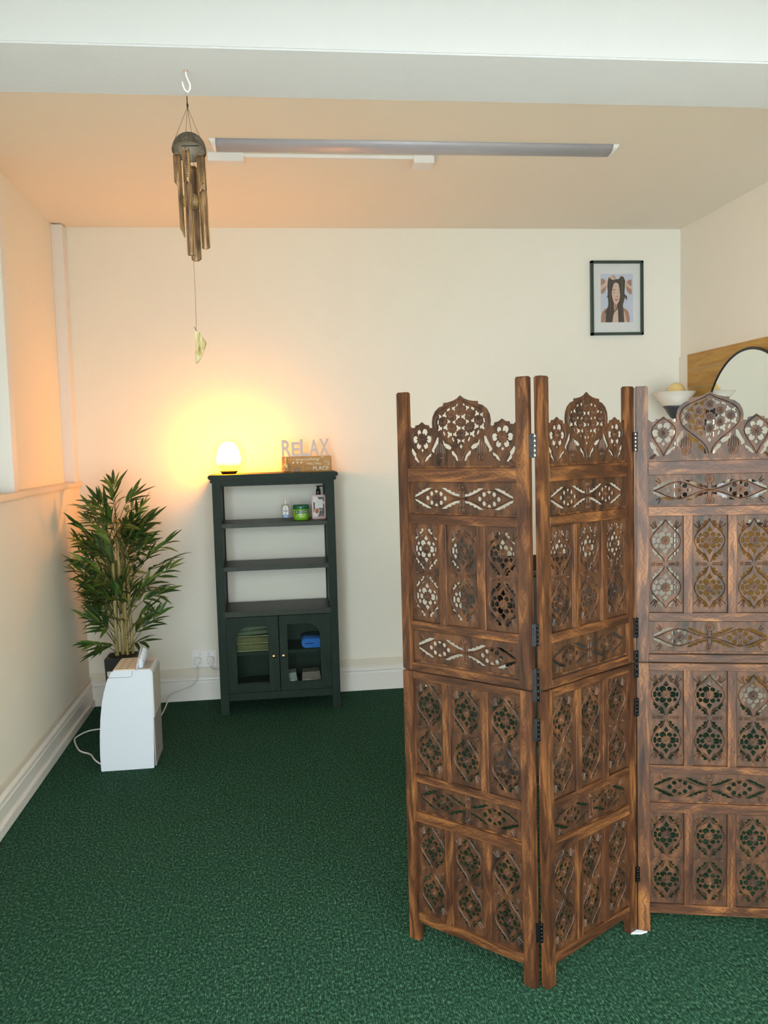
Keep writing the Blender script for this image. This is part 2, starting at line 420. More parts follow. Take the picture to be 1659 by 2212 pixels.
def bez(p0, p1, p2, p3, n=8):
    return [tuple((1-t)**3*p0[i]+3*(1-t)**2*t*p1[i]+3*(1-t)*t*t*p2[i]+t**3*p3[i] for i in (0,1)) for t in [k/n for k in range(n+1)]]
def relief(mb, lines, rings, U, th, m=FRET, wid=0.0018):
    for sgn in (-1, 1):
        y = sgn*th/2
        for ln in lines:
            mb.tube([(x*U, y, z*U) for x, z in ln], wid, m, 4, True, False)
        for (x, z, r) in rings:
            r *= U
            Mx = Matrix.Translation((x*U, y, z*U)) @ Matrix.Rotation(PI/2 if sgn < 0 else -PI/2, 4, 'X')
            pr = [(r*1.25, -0.0005), (r*1.2, 0.0020), (r*1.0, 0.0025), (r*0.86, 0.0008), (r*0.58, 0.0008), (r*0.5, 0.0024), (r*0.3, 0.0045), (0, 0.0050)]
            mb.lathe(pr, m, (0,0,0), 16, M=Mx)
def scallops(mb, c, r, n, U, th, m=FRET):
    for sgn in (-1, 1):
        for i in range(n):
            a = 2*PI*i/n; p = Vector(((c[0]+r*math.cos(a))*U, sgn*th/2, (c[1]+r*math.sin(a))*U))
            mb.ball(p, 0.0024, m, 6, 4, 1, 0.6, 1)

def fret_column():
    U = 0.1117/720; hw, hh = 365, 1042; TF = 0.005
    loops = [[(-hw,-hh),(hw,-hh),(hw,hh),(-hw,hh)]]
    lines = []; rings = []
    for s in (1, -1):
        c = (0, 505*s)
        for k in range(6):
            a = k*PI/3
            p = (c[0]+142*math.cos(a), c[1]+138*math.sin(a)); loops.append(petal(p, a, 56))
        for dx in (-1, 1):
            loops.append(slot((dx*238, c[1]), 0, 25, 50))
            for dz in (-1, 1):
                loops.append(slot((dx*188, c[1]+dz*112), dx*dz*PI/6+ (0 if dx*dz>0 else 0), 34, 38))
        for dz in (-1, 1): loops.append([(0, c[1]+dz*285), (44*dz, c[1]+dz*215), (0, c[1]+dz*185), (-44*dz, c[1]+dz*215)])
        # leaf shaped corner holes outside the ogee
        comma = [(75,405),(62,370),(78,320),(105,290),(135,285),(130,315),(150,322),(160,350),(140,352),(118,362),(125,398)]
        comma2 = [(180,285),(200,235),(245,190),(272,180),(262,215),(280,235),(255,240),(235,268),(240,292),(205,300)]
        for q in (comma, comma2):
            for dx in (-1, 1):
                for dz in (-1, 1): loops.append([(dx*x, c[1]+dz*z) for x, z in q])
        for dx in (-1, 1):
            lines.append([(dx*x, c[1]+z) for x, z in bez((0,455),(50,300),(300,210),(318,0),9)+bez((318,0),(300,-210),(60,-290),(24,-455),9)[1:]] if s > 0
                         else [(dx*x, c[1]-z) for x, z in bez((0,455),(50,300),(300,210),(318,0),9)+bez((318,0),(300,-210),(60,-290),(24,-455),9)[1:]])
            for q in ((( -265,900),(-205,770)),((-225,930),(-190,790)),((-330,860),(-230,760))):
                lines.append([(dx*x, s*z) for x, z in q])
        rings.append((0, c[1], 50))
    for dx in (-1, 1): rings.append((dx*245, 0, 46)); lines.append([(dx*60, 18),(dx*190, 18)]); lines.append([(dx*60,-18),(dx*190,-18)])
    loops = fit_holes(loops, (1.4, 1.3, 1.22, 1.16, 1.1, 1.05, 1.0, 0.95, 0.9, 0.85))
    me = curve_mesh([[(x*U, z*U) for x, z in l] for l in loops], TF, 0.0)
    mb = MB(); mb.add_mesh(me, None, FRET)
    relief(mb, lines, rings, U, TF)
    for s in (1,-1): scallops(mb, (0, 505*s), 84, 12, U, TF)
    return mb.mesh('fretwork_column')
def fret_band():
    U = 0.000245; hw, hh, TF = 806, 212, 0.005
    loops = [[(-hw,-hh),(hw,-hh),(hw,hh),(-hw,hh)]]; lines = []; rings = []
    outer = [(-738,14),(-640,42),(-565,78),(-485,126),(-560,124),(-598,104),(-622,104),(-645,78),(-672,74),(-694,54),(-720,48)]
    inner = [(-45,30),(-125,42),(-210,76),(-305,128),(-225,126),(-204,104),(-168,106),(-150,80),(-116,82),(-98,62),(-66,64),(-48,50)]
    for q in (outer, inner):
        for dx in (-1, 1):
            for dz in (-1, 1): loops.append([(dx*x, dz*z) for x, z in q])
    for s in (-1, 1):
        cx = s*398
        for k in range(8):
            a = k*PI/4; rx, rz = (137, 96) if k % 2 == 0 else (104, 82)
            loops.append(poly_c((cx+rx*math.cos(a), rz*math.sin(a)), 29, 7, a))
        rings.append((cx, 0, 28))
        for dz in (-1, 1):
            lines.append([(s*x, dz*z) for x, z in bez((740,0),(650,14),(540,112),(405,112),8)+bez((405,112),(290,112),(180,8),(0,4),8)[1:]])
        for q in (((680,168),(640,110)),((705,130),(650,95))):
            for dz in (-1,1): lines.append([(s*x, dz*z) for x, z in q])
    for dz in (-1, 1): rings.append((0, dz*142, 38)); lines.append([(-28, dz*20),(-28, dz*95)]); lines.append([(28, dz*20),(28, dz*95)])
    loops = fit_holes(loops, (1.14, 1.08, 1.0, 0.95, 0.9, 0.85))
    me = curve_mesh([[(x*U, z*U) for x, z in l] for l in loops], TF)
    mb = MB(); mb.add_mesh(me, None, FRET); relief(mb, lines, rings, U, TF)
    for s in (-1,1): scallops(mb, (s*398, 0), 52, 10, U, TF)
    for dz in (-1,1): scallops(mb, (0, dz*142), 60, 12, U, TF)
    # thin lighter bead along the lower edge
    mb.box((-hw*U, -TF/2-0.003, -hh*U), (hw*U, -TF/2, -hh*U+0.006), SCREEN, 0.001)
    return mb.mesh('fretwork_band')
def fret_crest():
    U = 0.000245; TF = 0.005
    R = [(0,902),(45,868),(110,842),(190,826),(252,822),(258,788),(322,770),(385,722),(424,655),(436,585),(432,515),(488,515),(495,548),(560,562),(600,592),(650,560),(702,555),(706,528),(762,520),(806,556),(806,0)]
    out = R + [(-x, z) for x, z in R[::-1] if x > 0.1]
    loops = [out]; lines = []; rings = []
    dz0 = -22
    sites = [(0,0),(136,78),(-136,78),(136,-78),(-136,-78),(0,162),(0,-158),(268,2),(-268,2)]
    cy = 585+dz0+8
    for x, z in sites: rings.append((x, cy+z, 30))
    half = [(100,760),(240,683),(183,748),(315,668),(345,596),(320,520),(255,452),(175,436),(120,372),(36,352),(86,438),(226,528),(184,600),(46,652),(95,590),(40,512),(52,800)]
    for i, (x, z) in enumerate(half):
        z += dz0+8 if True else 0
        for dx in (-1, 1):
            px = dx*x
            best = sorted(sites, key=lambda q: (q[0]-px)**2+(q[1]+cy-z)**2)[0]
            a = math.atan2(z-cy-best[1], px-best[0])
            if i in (2, 6, 8, 4, 16): loops.append(slot((px, z), a, 14, 26))
            else:
                p = []
                for k in range(9):
                    rr = 41 if k % 3 != 0 else 20
                    aa = a + PI + k*2*PI/9
                    p.append((px+rr*math.cos(aa), z+rr*math.sin(aa)))
                loops.append(p)
    loops.append([(0,300),(24,268),(0,236),(-24,268)])
    for dx in (-1, 1):
        for q in ([(-345,375),(-375,372),(-420,290),(-450,240),(-443,222),(-402,205),(-404,240),(-368,290),(-350,310)],
                  [(-275,338),(-256,342),(-240,310),(-180,290),(-152,262),(-174,236),(-235,258),(-264,290)],
                  [(-150,214),(-110,208),(-62,152),(-44,95),(-75,90),(-92,120),(-98,138),(-130,160),(-145,175)],
                  [(-462,182),(-492,175),(-540,140),(-565,96),(-545,92),(-505,118),(-498,138),(-470,148)],
                  [(-768,245),(-745,240),(-700,182),(-708,162),(-662,92),(-690,86),(-735,128),(-732,150),(-762,180),(-775,220)]):
            loops.append([(dx*x, z) for x, z in q])
        c = (dx*602, 372)
        for k, a in enumerate((65,115,0,180,-58,-122)):
            a = math.radians(a); loops.append(petal((c[0]+108*math.cos(a), c[1]+100*math.sin(a)), a, 38))
        loops.append([(c[0], c[1]-118),(c[0]+22, c[1]-140),(c[0], c[1]-172),(c[0]-22, c[1]-140)])
        rings.append((*c, 32)); rings.append((dx*308, 130, 36))
        for k in range(5):
            xx = dx*308 + (k-2)*34; lines.append([(xx, 200-abs(k-2)*12), (dx*308+(k-2)*26, 330-abs(k-2)*26)])
        lines.append([(dx*x, z) for x, z in bez((0,862),(140,760),(398,760),(392,560),9)+bez((392,560),(386,380),(40,300),(14,90),9)[1:]])
        for e in (-1, 1):
            lines.append([(c[0]+e*x, c[1]+z) for x, z in bez((0,200),(60,150),(160,110),(158,10),7)+bez((158,10),(150,-90),(30,-200),(0,-300),7)[1:]])
        lines.append([(dx*790,40),(dx*715,95)]); lines.append([(dx*762,30),(dx*700,90)])
    loops = fit_holes(loops, (1.2, 1.12, 1.06, 1.0, 0.95, 0.9, 0.85))
    me = curve_mesh([[(x*U, z*U) for x, z in l] for l in loops], TF)
    mb = MB(); mb.add_mesh(me, None, FRET); relief(mb, lines, rings, U, TF)
    for x, z in sites: scallops(mb, (x, cy+z), 38, 9, U, TF)
    for dx in (-1,1): scallops(mb, (dx*602,372), 58, 10, U, TF); scallops(mb, (dx*308,130), 58, 12, U, TF)
    mb.box((-806*U, -TF/2-0.003, 0), (806*U, -TF/2, 0.007), SCREEN, 0.001)
    return mb.mesh('carved_crest')
ME_COL, ME_BAND, ME_CREST = fret_column(), fret_band(), fret_crest()

screen = thing('folding_screen', 'carved dark brown wooden folding screen with pierced fretwork panels standing on the carpet', 'folding screen', (0.9, 2.6, 0))
def frame_mesh(upper, tl=1.826, tr=1.826):
    mb = MB(); h = PW/2
    a, b = h, HP-h
    if upper:
        z0, z1 = 0.921, 1.826
        rails = ((0.921,0.946),(1.056,1.084),(1.401,1.431),(1.534,1.577)); cols = ((1.084,1.401),)
    else:
        z0, z1 = 0.0, 0.917
        rails = ((0.066,0.098),(0.414,0.447),(0.548,0.574),(0.892,0.917)); cols = ((0.098,0.414),(0.574,0.892))
    for c in (0, HP):
        if upper: z1 = tl if c == 0 else tr
        mb.box((c-h, -TH/2, z0), (c+h, TH/2, z1), SCREEN, 0.0035 if upper else 0.002, 2, 'z')
    for lo, hi in rails: mb.box((a-0.001, -TH/2+0.001, lo), (b+0.001, TH/2-0.001, hi), SCREENH, 0.001, 1, 'x')
    cw = (b-a-2*0.029)/3
    for lo, hi in cols:
        for k in (1, 2):
            x = a+cw*k+0.029*(k-1); mb.box((x, -TH/2+0.0015, lo-0.001), (x+0.029, TH/2-0.0015, hi+0.001), SCREEN, 0.001, 1, 'z')
    return mb.mesh('upper_panel' if upper else 'lower_panel')
FR_L = frame_mesh(False); TOPS = [(1.820, 1.840), (1.840, 1.820), (1.820, 1.826)]
P = [((0.4129,2.7913),(0.7160,2.4754)), ((0.7705,2.4666),(1.1268,2.7085)), ((1.1765,2.7112),(1.5985,2.5940))]
for pi_, (A, B) in enumerate(P):
    FR_U = frame_mesh(True, *TOPS[pi_]); kx = 0.965 if pi_ == 2 else 1.0
    d = Vector((B[0]-A[0], B[1]-A[1])); L = d.length; ang = math.atan2(d.y, d.x)
    c = (Vector(A)+Vector(B))/2; st = c - d.normalized()*HP/2 if pi_ < 2 else Vector(A)
    base = (st.x-0.9, st.y-2.6, 0)
    cw = (HP-PW-2*0.029)/3
    for up, me in ((True, FR_U), (False, FR_L)):
        pan = link('upper_panel' if up else 'lower_panel', me, screen, base, ang)
        pan.scale = (kx, 1, 1)
        bands = (1.001, 1.4825) if up else (0.4975,)
        for z in bands:
            o = link('fretwork_band', ME_BAND, pan, (HP/2, 0.001, z))
        for lo, hi in (((1.084,1.401),) if up else ((0.098,0.414),(0.574,0.892))):
            for k in range(3):
                o = link('fretwork_column', ME_COL, pan, (PW/2+cw/2+k*(cw+0.029), 0.001, (lo+hi)/2))
                o.scale = (cw/0.1132, 1, (hi-lo)/0.3232)
        if up: link('carved_crest', ME_CREST, pan, (HP/2, 0.001, 1.577))
def hinge(x, y, z, h, ang, wl):
    mb = MB()
    mb.box((-wl, -0.002, -h/2), (-0.003, 0.002, h/2), BLACKMETAL, 0.0004, 1); mb.box((0.003, -0.002, -h/2), (wl, 0.002, h/2), BLACKMETAL, 0.0004, 1)
    for k in range(5):
        z0 = -h/2+k*h/5; mb.tube([(0,-0.001,z0+0.0008),(0,-0.001,z0+h/5-0.0008)], 0.0042, STEEL if z > 1.5 else BLACKMETAL, 8)
    for zz in (-0.3, 0, 0.3):
        for xx in (-wl*0.6, wl*0.6): mb.ball((xx, -0.002, zz*h), 0.0016, BLACKMETAL, 8, 4, 1, 0.5, 1)
    o = mb.build('hinge', screen, (x-0.9, y-2.6, z)); o.rotation_euler = (0,0,ang); return o
for z, h in ((1.640, 0.070), (1.085, 0.066), (0.935, 0.098), (0.80, 0.068), (0.175, 0.060)): hinge(0.7435, 2.4575, z, h, -0.06, 0.017)
for z, h in ((1.642, 0.062), (1.035, 0.066), (0.915, 0.09), (0.77, 0.06), (0.20, 0.05)): hinge(1.1515, 2.7015, z, h, 0.1, 0.008)
mb = MB(); mb.prism([(-0.030,-0.004),(-0.002,0.014),(0.028,-0.002),(0.004,-0.010)], 0.0, 0.004, WHITEP, 'z')
o = mb.build('white_card', None, (1.152, 2.693, 0.0005)); tag(o, 'small white card wedge lying under the screen feet on the carpet', 'card')

# ------------------------------------------------------------------ bookcase
SH = thing('bookcase', 'dark green open bookcase with two small glazed cupboard doors against the back wall', 'bookcase', (-0.02, 5.6, 0))
SHELFT = wood_mat('dark_green_paint_warm_sheen', (0.012,0.020,0.014), (0.018,0.028,0.019), (0.026,0.036,0.024), rough=0.42, wear=False, spec=0.3)  # lighter, browner green: warm reflection on the shelves put into the base colour
def sb(name, boxes, bev=0.003, parent=SH, m_=SHELFG):
    mb = MB()
    for a, b in boxes: mb.box((a[0]+0.02, a[1]-5.6, a[2]), (b[0]+0.02, b[1]-5.6, b[2]), m_, bev)
    return mb.build(name, parent)
sb('top', [((-0.416,5.408,1.474),(0.380,5.81,1.502))], 0.006)
sb('moulding', [((-0.405,5.418,1.452),(0.369,5.805,1.474))], 0.005)
sb('leg', [((-0.394,5.432,0),(-0.343,5.476,1.453))]); sb('leg', [((0.304,5.432,0),(0.355,5.476,1.453))])
sb('leg', [((-0.394,5.752,0),(-0.343,5.796,1.453))]); sb('leg', [((0.304,5.752,0),(0.355,5.796,1.453))])
sb('top_rail', [((-0.343,5.436,1.430),(0.304,5.458,1.453))], 0.002)
sb('side_panel', [((-0.388,5.476,0.10),(-0.349,5.752,1.453))], 0.001); sb('side_panel', [((0.310,5.476,0.10),(0.349,5.752,1.453))], 0.001)
for z in (1.172, 0.903): sb('shelf', [((-0.349,5.438,z),(0.310,5.78,z+0.026))], 0.002, m_=SHELFT)
sb('shelf', [((-0.349,5.434,0.616),(0.310,5.79,0.650))], 0.002, m_=SHELFT)
sb('bottom_rail', [((-0.343,5.436,0.088),(0.304,5.47,0.135))], 0.002)
sb('base_board', [((-0.349,5.47,0.135),(0.310,5.78,0.153))], 0.001)
sb('back_panel', [((-0.349,5.775,0.10),(0.310,5.785,0.62))], 0.0005)
sb('inner_shelf', [((-0.349,5.475,0.362),(0.310,5.77,0.384))], 0.001)
def door(x0, x1, gx0, gx1, arch_left, knobx):
    z0, z1, gz0, gz1, R = 0.138, 0.612, 0.188, 0.556, 0.085
    arc = []
    if arch_left: hole = [(gx0,gz0),(gx1,gz0),(gx1,gz1)] + [(gx0+R-R*math.sin(t*PI/20), gz1-R+R*math.cos(t*PI/20)) for t in range(0,11)]
    else: hole = [(gx1,gz0)] + [(gx1-R+R*math.cos(t*PI/20), gz1-R+R*math.sin(t*PI/20)) for t in range(0,11)] + [(gx0,gz1),(gx0,gz0)]
    me = curve_mesh([[(x0,z0),(x1,z0),(x1,z1),(x0,z1)], hole], 0.020, 0.001)
    mb = MB(); mb.add_mesh(me, Matrix.Translation((0.02, 5.445-5.6, 0)), SHELFG)
    # fine joint lines between stile and rail
    sx = gx1 if arch_left else gx0
    for zz0, zz1 in ((gz1, z1-0.002), (z0+0.002, gz0)): mb.box((sx+0.02-0.0006, 5.4335-5.6, zz0), (sx+0.02+0.0006, 5.436-5.6, zz1), BLACKP)
    dr = mb.build('door', SH)
    g = MB(); g.box((gx0-0.004+0.02, 5.449-5.6, gz0-0.004), (gx1+0.004+0.02, 5.451-5.6, gz1+0.004), PANE); g.build('glass_pane', dr)
    k = MB(); k.lathe([(0.004,0),(0.004,0.012),(0.011,0.015),(0.0125,0.020),(0.011,0.024),(0,0.025)], BRASS, M=Matrix.Translation((knobx+0.02, 5.434-5.6, 0.362)) @ Matrix.Rotation(PI/2, 4, 'X'))
    k.build('knob', dr)
door(-0.341, -0.0225, -0.285, -0.086, True, -0.056)
door(-0.0165, 0.302, 0.032, 0.238, False, 0.004)

# towels and packets inside
def fabric(name, c, sc=160):
    m = mat(name, c, 0.95); t = NT(m); v = t.coords(); n = t.n('ShaderNodeTexNoise', Scale=float(sc), Detail=3.0); t.l(v, n.inputs['Vector'])
    t.l(t.mix(n.outputs[0], tuple(x*0.6 for x in c), tuple(min(1,x*1.35) for x in c)), t.b.inputs['Base Color']); t.bump(n.outputs[0], 0.003); return m
OLIVE = fabric('olive_towel', (0.17,0.17,0.07)); SAGE = fabric('sage_towel', (0.13,0.17,0.11)); BLUE = fabric('blue_towel', (0.03,0.17,0.62)); HEM = fabric('towel_hem', (0.36,0.38,0.22))
def towel(name, x0, x1, z0, z1, m_, label, folds=2, tilt=0.0, grp='folded towels in the cupboard'):
    mb = MB(); n = folds; h = (z1-z0)/n
    for i in range(n):
        zc = z0+h*(i+0.5)
        prof = [(5.485+0.03*(1-math.cos(a))*0.5 if False else 5.50-0.016*math.cos(a), zc+h*0.47*math.sin(a)) for a in [(-PI/2+PI*k/8) for k in range(9)]]
        poly = [(y-5.6, z) for y, z in prof] + [(5.72-5.6, zc+h*0.47), (5.72-5.6, zc-h*0.47)]
        vs = mb.prism(poly, x0+0.02, x1+0.02, m_, 'x', True)
        for v in vs: v.co.z += tilt*(v.co.x-x0)+0.0025*math.sin(v.co.x*40+i*2)
    mb.box((x0+0.02, 5.4825-5.6, z0+0.001), (x1+0.02, 5.50-5.6, z0+0.005), HEM, 0.001)
    o = mb.build('folded_towel'); o.location = (-0.02, 5.6, 0); tag(o, label, 'towel', grp); return o
towel('t', -0.300, -0.078, 0.386, 0.432, OLIVE, 'olive green folded towel, lowest of the stack behind the left cupboard door', 1)
towel('t', -0.297, -0.080, 0.434, 0.474, OLIVE, 'olive green folded towel in the middle of the stack behind the left door', 1)
towel('t', -0.294, -0.078, 0.478, 0.540, SAGE, 'sage green folded towel on top of the stack behind the left door', 2, 0.06)
mb = MB()
for i, rr in enumerate((0.030, 0.016)):
    pts = [(5.53-5.6 + 0*math.cos(a), 0) for a in ()]
prof = [(0.150-0.028*math.sin(a), 0.4145+0.0275*math.cos(a)) for a in [PI*k/12 for k in range(13)]]
poly = prof+[(0.29,0.387),(0.29,0.442)]
mb.prism([(x+0.02, z) for x, z in poly], 5.49-5.6, 5.72-5.6, BLUE, 'y', True)
mb.box((0.143+0.02, 5.4888-5.6, 0.412), (0.20+0.02, 5.492-5.6, 0.4165), mat('blue_fold_dark', (0.008,0.03,0.12), 1), 0.001)
o = mb.build('folded_towel'); o.location = (-0.02,5.6,0); tag(o, 'bright blue folded towel behind the right glazed cupboard door', 'towel')
PK1 = fabric('grey_patterned_packet', (0.30,0.34,0.32), 60); PK2 = fabric('brown_packet', (0.20,0.17,0.15), 60); PKW = mat('white_packet', (0.72,0.76,0.74), 0.4); PKP = mat('pink_packet', (0.62,0.42,0.38), 0.5)
def packet(x0, x1, zt, ma, mb_, label):
    mb = MB()
    mb.prism([(x0,0.1535),(x1,0.1535),(x1-0.004,0.172),(x1-0.012,zt),(x0+0.004,zt-0.004),(x0,0.18)], 5.50, 5.60, ma, 'y')
    mb.prism([(x0+0.001,0.155),(x1-0.006,0.155),(x1-0.02,0.178),(x0+0.03,0.185),(x0+0.001,0.178)], 5.4985, 5.502, mb_, 'y')
    o = mb.build('packet'); tag(o, label, 'packet', 'packets on the cupboard floor')
packet(0.030, 0.092, 0.232, PK1, PKW, 'grey and white soft packet at the left on the cupboard floor')
packet(0.118, 0.242, 0.232, PK2, PKP, 'brown and pink soft packet at the right on the cupboard floor')

# ------------------------------------------------------------------ salt lamp
def salt_mat():
    m = mat('glowing_salt', (1.0,0.55,0.2), 0.5); t = NT(m)
    n = t.n('ShaderNodeTexNoise', Scale=14.0, Detail=3.0); t.l(t.coords(), n.inputs['Vector'])
    sp = t.n('ShaderNodeSeparateXYZ'); t.l(t.coords(), sp.inputs[0])
    up = t.math('SMOOTH_MIN', t.math('MAXIMUM', t.math('MULTIPLY', t.math('SUBTRACT', t.math('ADD', sp.outputs[2], t.math('MULTIPLY', n.outputs[0], 0.03)), 0.065), 30.0), 0.0), 1.0, 0.1)
    t.l(t.mix(up, (1.0,0.23,0.0013), (1.0,0.315,0.0125)), t.b.inputs['Emission Color']); t.b.inputs['Emission Strength'].default_value = 86
    t.bump(n.outputs[0], 0.01); return m
LX, LY = -0.296, 5.615
lamp = thing('salt_lamp', 'glowing orange salt lamp on the left of the bookcase top', 'lamp', (LX, LY, 1.502))
mb = MB(); pr = [(0,0.02),(0.040,0.022),(0.062,0.045),(0.0745,0.078),(0.076,0.100),(0.070,0.135),(0.055,0.170),(0.036,0.192),(0.014,0.203),(0,0.205)]
vs = mb.lathe(pr, salt_mat(), seg=18)
for v in vs: v.co += Vector((rnd.uniform(-1,1), rnd.uniform(-1,1), rnd.uniform(-1,1)))*0.003
mb.build('salt_crystal', lamp)
mb = MB(); mb.lathe([(0,0),(0.042,0),(0.052,0.012),(0.056,0.017),(0.054,0.020),(0,0.020)], wood_mat('lamp_base_wood', (0.03,0.012,0.006),(0.10,0.035,0.015),(0.2,0.08,0.03)), seg=28); mb.build('wooden_base', lamp)

# ------------------------------------------------------------------ RELAX sign
PINE = wood_mat('sign_wood', (0.42,0.22,0.07),(0.55,0.31,0.11),(0.66,0.40,0.16), rough=0.6, scale=(2,8,16), wear=False)
WLET = mat('white_letter_paint', (0.60,0.58,0.57), 0.6); WINK = mat('white_ink', (0.85,0.82,0.76), 0.7); FINK = mat('faint_white_ink', (0.62,0.47,0.27), 0.7)
SX, SYY = 0.1965, 5.60
sign = thing('relax_sign', 'small wooden RELAX sign with seated figure and stones on the bookcase top', 'sign', (SX, SYY, 1.502))
mb = MB(); mb.box((-0.158,0,0),(0.158,0.028,0.099), PINE, 0.0015); blk = mb.build('sign_block', sign)
def px2x(px): return 0.0395+(px-608)*0.00289-SX
def lt(ch, x0, x1, zt, zb=0.099, name='letter'):
    a, b = px2x(x0), px2x(x1); me = text_mesh(ch, zt-zb, 0.010, width=b-a, bold=0.022)
    mb = MB(); mb.add_mesh(me, Matrix.Translation(((a+b)/2, 0.012, (zt+zb)/2)), WLET); return mb.build('letter', sign)
lt('R', 608.4, 629.6, 0.205); lt('E', 630, 648, 0.190); lt('L', 648.8, 667.6, 0.208); lt('A', 668.5, 690.5, 0.205); lt('X', 691, 713, 0.208)
def ptxt(mb, s_, x0, x1, zc_, h_, m_, shear=0.0, bold=0.0, y=-0.0005):
    a, b = px2x(x0), px2x(x1); me = text_mesh(s_, h_, 0.0008, shear=shear, width=b-a, bold=bold); mb.add_mesh(me, Matrix.Translation(((a+b)/2, y, zc_)), m_)
mb = MB()
ptxt(mb, 'AND', 626, 636, 0.080, 0.009, FINK); ptxt(mb, 'everything', 638, 691, 0.078, 0.021, WINK, 0.35)
ptxt(mb, 'WILL FALL', 662, 695, 0.051, 0.013, WINK); ptxt(mb, 'INTO', 661, 673, 0.022, 0.010, FINK); ptxt(mb, 'PLACE', 675.6, 710.5, 0.021, 0.024, WINK, 0, 0.012)
for pxx in (632.5, 641.5, 650.5):
    x = px2x(pxx); mb.prism([(x-0.007,0.060),(x,0.053),(x+0.007,0.060),(x,0.067)], -0.0008, 0.0, WINK, 'y')
for zz in (0.034, 0.012):
    x = px2x(653); mb.prism([(x-0.004,zz),(x,zz-0.006),(x+0.004,zz),(x,zz+0.006)], -0.0008, 0.0, FINK, 'y')
for rr in (0.008, 0.013, 0.018):
    mb.tube([(0.125+rr*math.cos(a), -0.0004, 0.075+rr*math.sin(a)) for a in [PI*1.0+PI*k/9 for k in range(10)]], 0.0008, WINK, 4)
    mb.tube([(0.146+rr*0.6*math.cos(a), -0.0004, 0.048+rr*0.6*math.sin(a)) for a in [PI*0.5+PI*k/9 for k in range(10)]], 0.0008, WINK, 4)
    mb.tube([(0.100+rr*0.6*math.cos(a), -0.0004, 0.098+rr*0.6*math.sin(a)) for a in [PI+PI*k/9 for k in range(10)]], 0.0008, WINK, 4)
mb.build('painted_writing', sign)
GOLDS = mat('bronze_gold_paint', (0.50,0.38,0.20), 0.4, 0.35)
fx = px2x(617.5); mb = MB()
mb.ball((fx, -0.014, 0.010), 0.010, GOLDS, 16, 8, 2.3, 1.1, 0.8); mb.ball((fx-0.012,-0.018,0.010), 0.008, GOLDS, 12, 8, 1.5, 0.9, 0.8); mb.ball((fx+0.012,-0.018,0.010), 0.008, GOLDS, 12, 8, 1.5, 0.9, 0.8)
mb.lathe([(0.0,0.012),(0.012,0.014),(0.013,0.026),(0.0165,0.044),(0.016,0.052),(0.008,0.059),(0.0055,0.064),(0,0.064)], GOLDS, (fx,-0.012,0), 16, 1, 0.65)
for s_ in (-1, 1): mb.tube([(fx+s_*0.015,-0.012,0.052),(fx+s_*0.0205,-0.014,0.036),(fx+s_*0.016,-0.022,0.024),(fx+s_*0.003,-0.026,0.020)], [0.0048,0.0045,0.0038,0.0032], GOLDS, 8)
mb.ball((fx-0.001,-0.013,0.076), 0.0098, GOLDS, 14, 10, 0.9, 0.95, 1.2); mb.ball((fx-0.001,-0.012,0.087), 0.0062, GOLDS, 12, 8); mb.ball((fx-0.001,-0.012,0.0935), 0.003, GOLDS, 8, 6)
mb.tube([(fx-0.002,-0.023,0.078),(fx-0.003,-0.025,0.0745)], 0.0013, GOLDS, 6)
mb.build('seated_figure', sign)
STN = mat('river_stone', (0.45,0.38,0.34), 0.45); xs = px2x(639.5); mb = MB()
for zz, r_, f_ in ((0.0065, 0.0185, 0.36), (0.0185, 0.0145, 0.36), (0.0275, 0.010, 0.38)): mb.ball((xs+rnd.uniform(-.001,.001), -0.013, zz), r_, STN, 18, 10, 1, 0.6, f_)
mb.build('stones', sign)

# ------------------------------------------------------------------ toiletries on the upper shelf
ZS = 1.1985; YT = 5.565
b1 = thing('oil_bottle', 'small clear bottle with white and blue label on the upper shelf', 'bottle', (0.0505, YT, ZS))
CLR = thin_glass('clear_plastic', (0.93,0.90,0.86), 0.08); LABW = mat('label_white', (0.75,0.78,0.80), 0.5); LABB = mat('label_blue', (0.07,0.22,0.55), 0.5); INK = mat('grey_ink', (0.16,0.18,0.22), 0.6)
mb = MB(); mb.lathe([(0,0),(0.024,0),(0.0265,0.003),(0.0245,0.05),(0.0258,0.088),(0.022,0.100),(0.009,0.106),(0.008,0.110)], CLR, seg=24, sy=0.55); mb.build('bottle_body', b1)
mb = MB(); mb.lathe([(0.0085,0.106),(0.0085,0.130),(0.007,0.132),(0,0.132)], mat('clear_cap', (0.78,0.72,0.66), 0.25), seg=16); mb.build('cap', b1)
mb = MB(); mb.prism([(-0.018,0.020),(0.018,0.020),(0.018,0.075),(0.012,0.090),(0,0.094),(-0.012,0.090),(-0.018,0.075)], -0.0155, -0.0150, LABW); mb.prism([(-0.018,0.016),(0.018,0.016),(0.018,0.036),(-0.018,0.036)], -0.0162, -0.0156, LABB)
for z_, w_ in ((0.066,0.011),(0.060,0.014),(0.055,0.013)): mb.box((-w_, -0.0162, z_), (w_, -0.0156, z_+0.003), INK)
mb.prism(poly_c((0,0.082),0.004,12), -0.0162, -0.0156, LABB); mb.prism(poly_c((0,0.045),0.0035,12), -0.0162, -0.0156, INK)
mb.box((-0.012,-0.0168,0.025),(0.012,-0.0163,0.029), LABW); mb.build('bottle_label', b1)
jar = thing('cream_jar', 'round green cream jar between the two bottles on the upper shelf', 'jar', (0.1475, YT, ZS))
JG = mat('green_jar_plastic', (0.20,0.48,0.03), 0.25); JD = mat('dark_green_lid', (0.01,0.12,0.05), 0.25); JB = mat('label_dark_green', (0.006,0.07,0.055), 0.4); JY = mat('pale_label_ink', (0.80,0.88,0.62), 0.5)
mb = MB(); mb.lathe([(0,0),(0.044,0),(0.049,0.005),(0.0505,0.03),(0.051,0.068),(0.049,0.074)], JG, seg=40); mb.build('jar_body', jar)
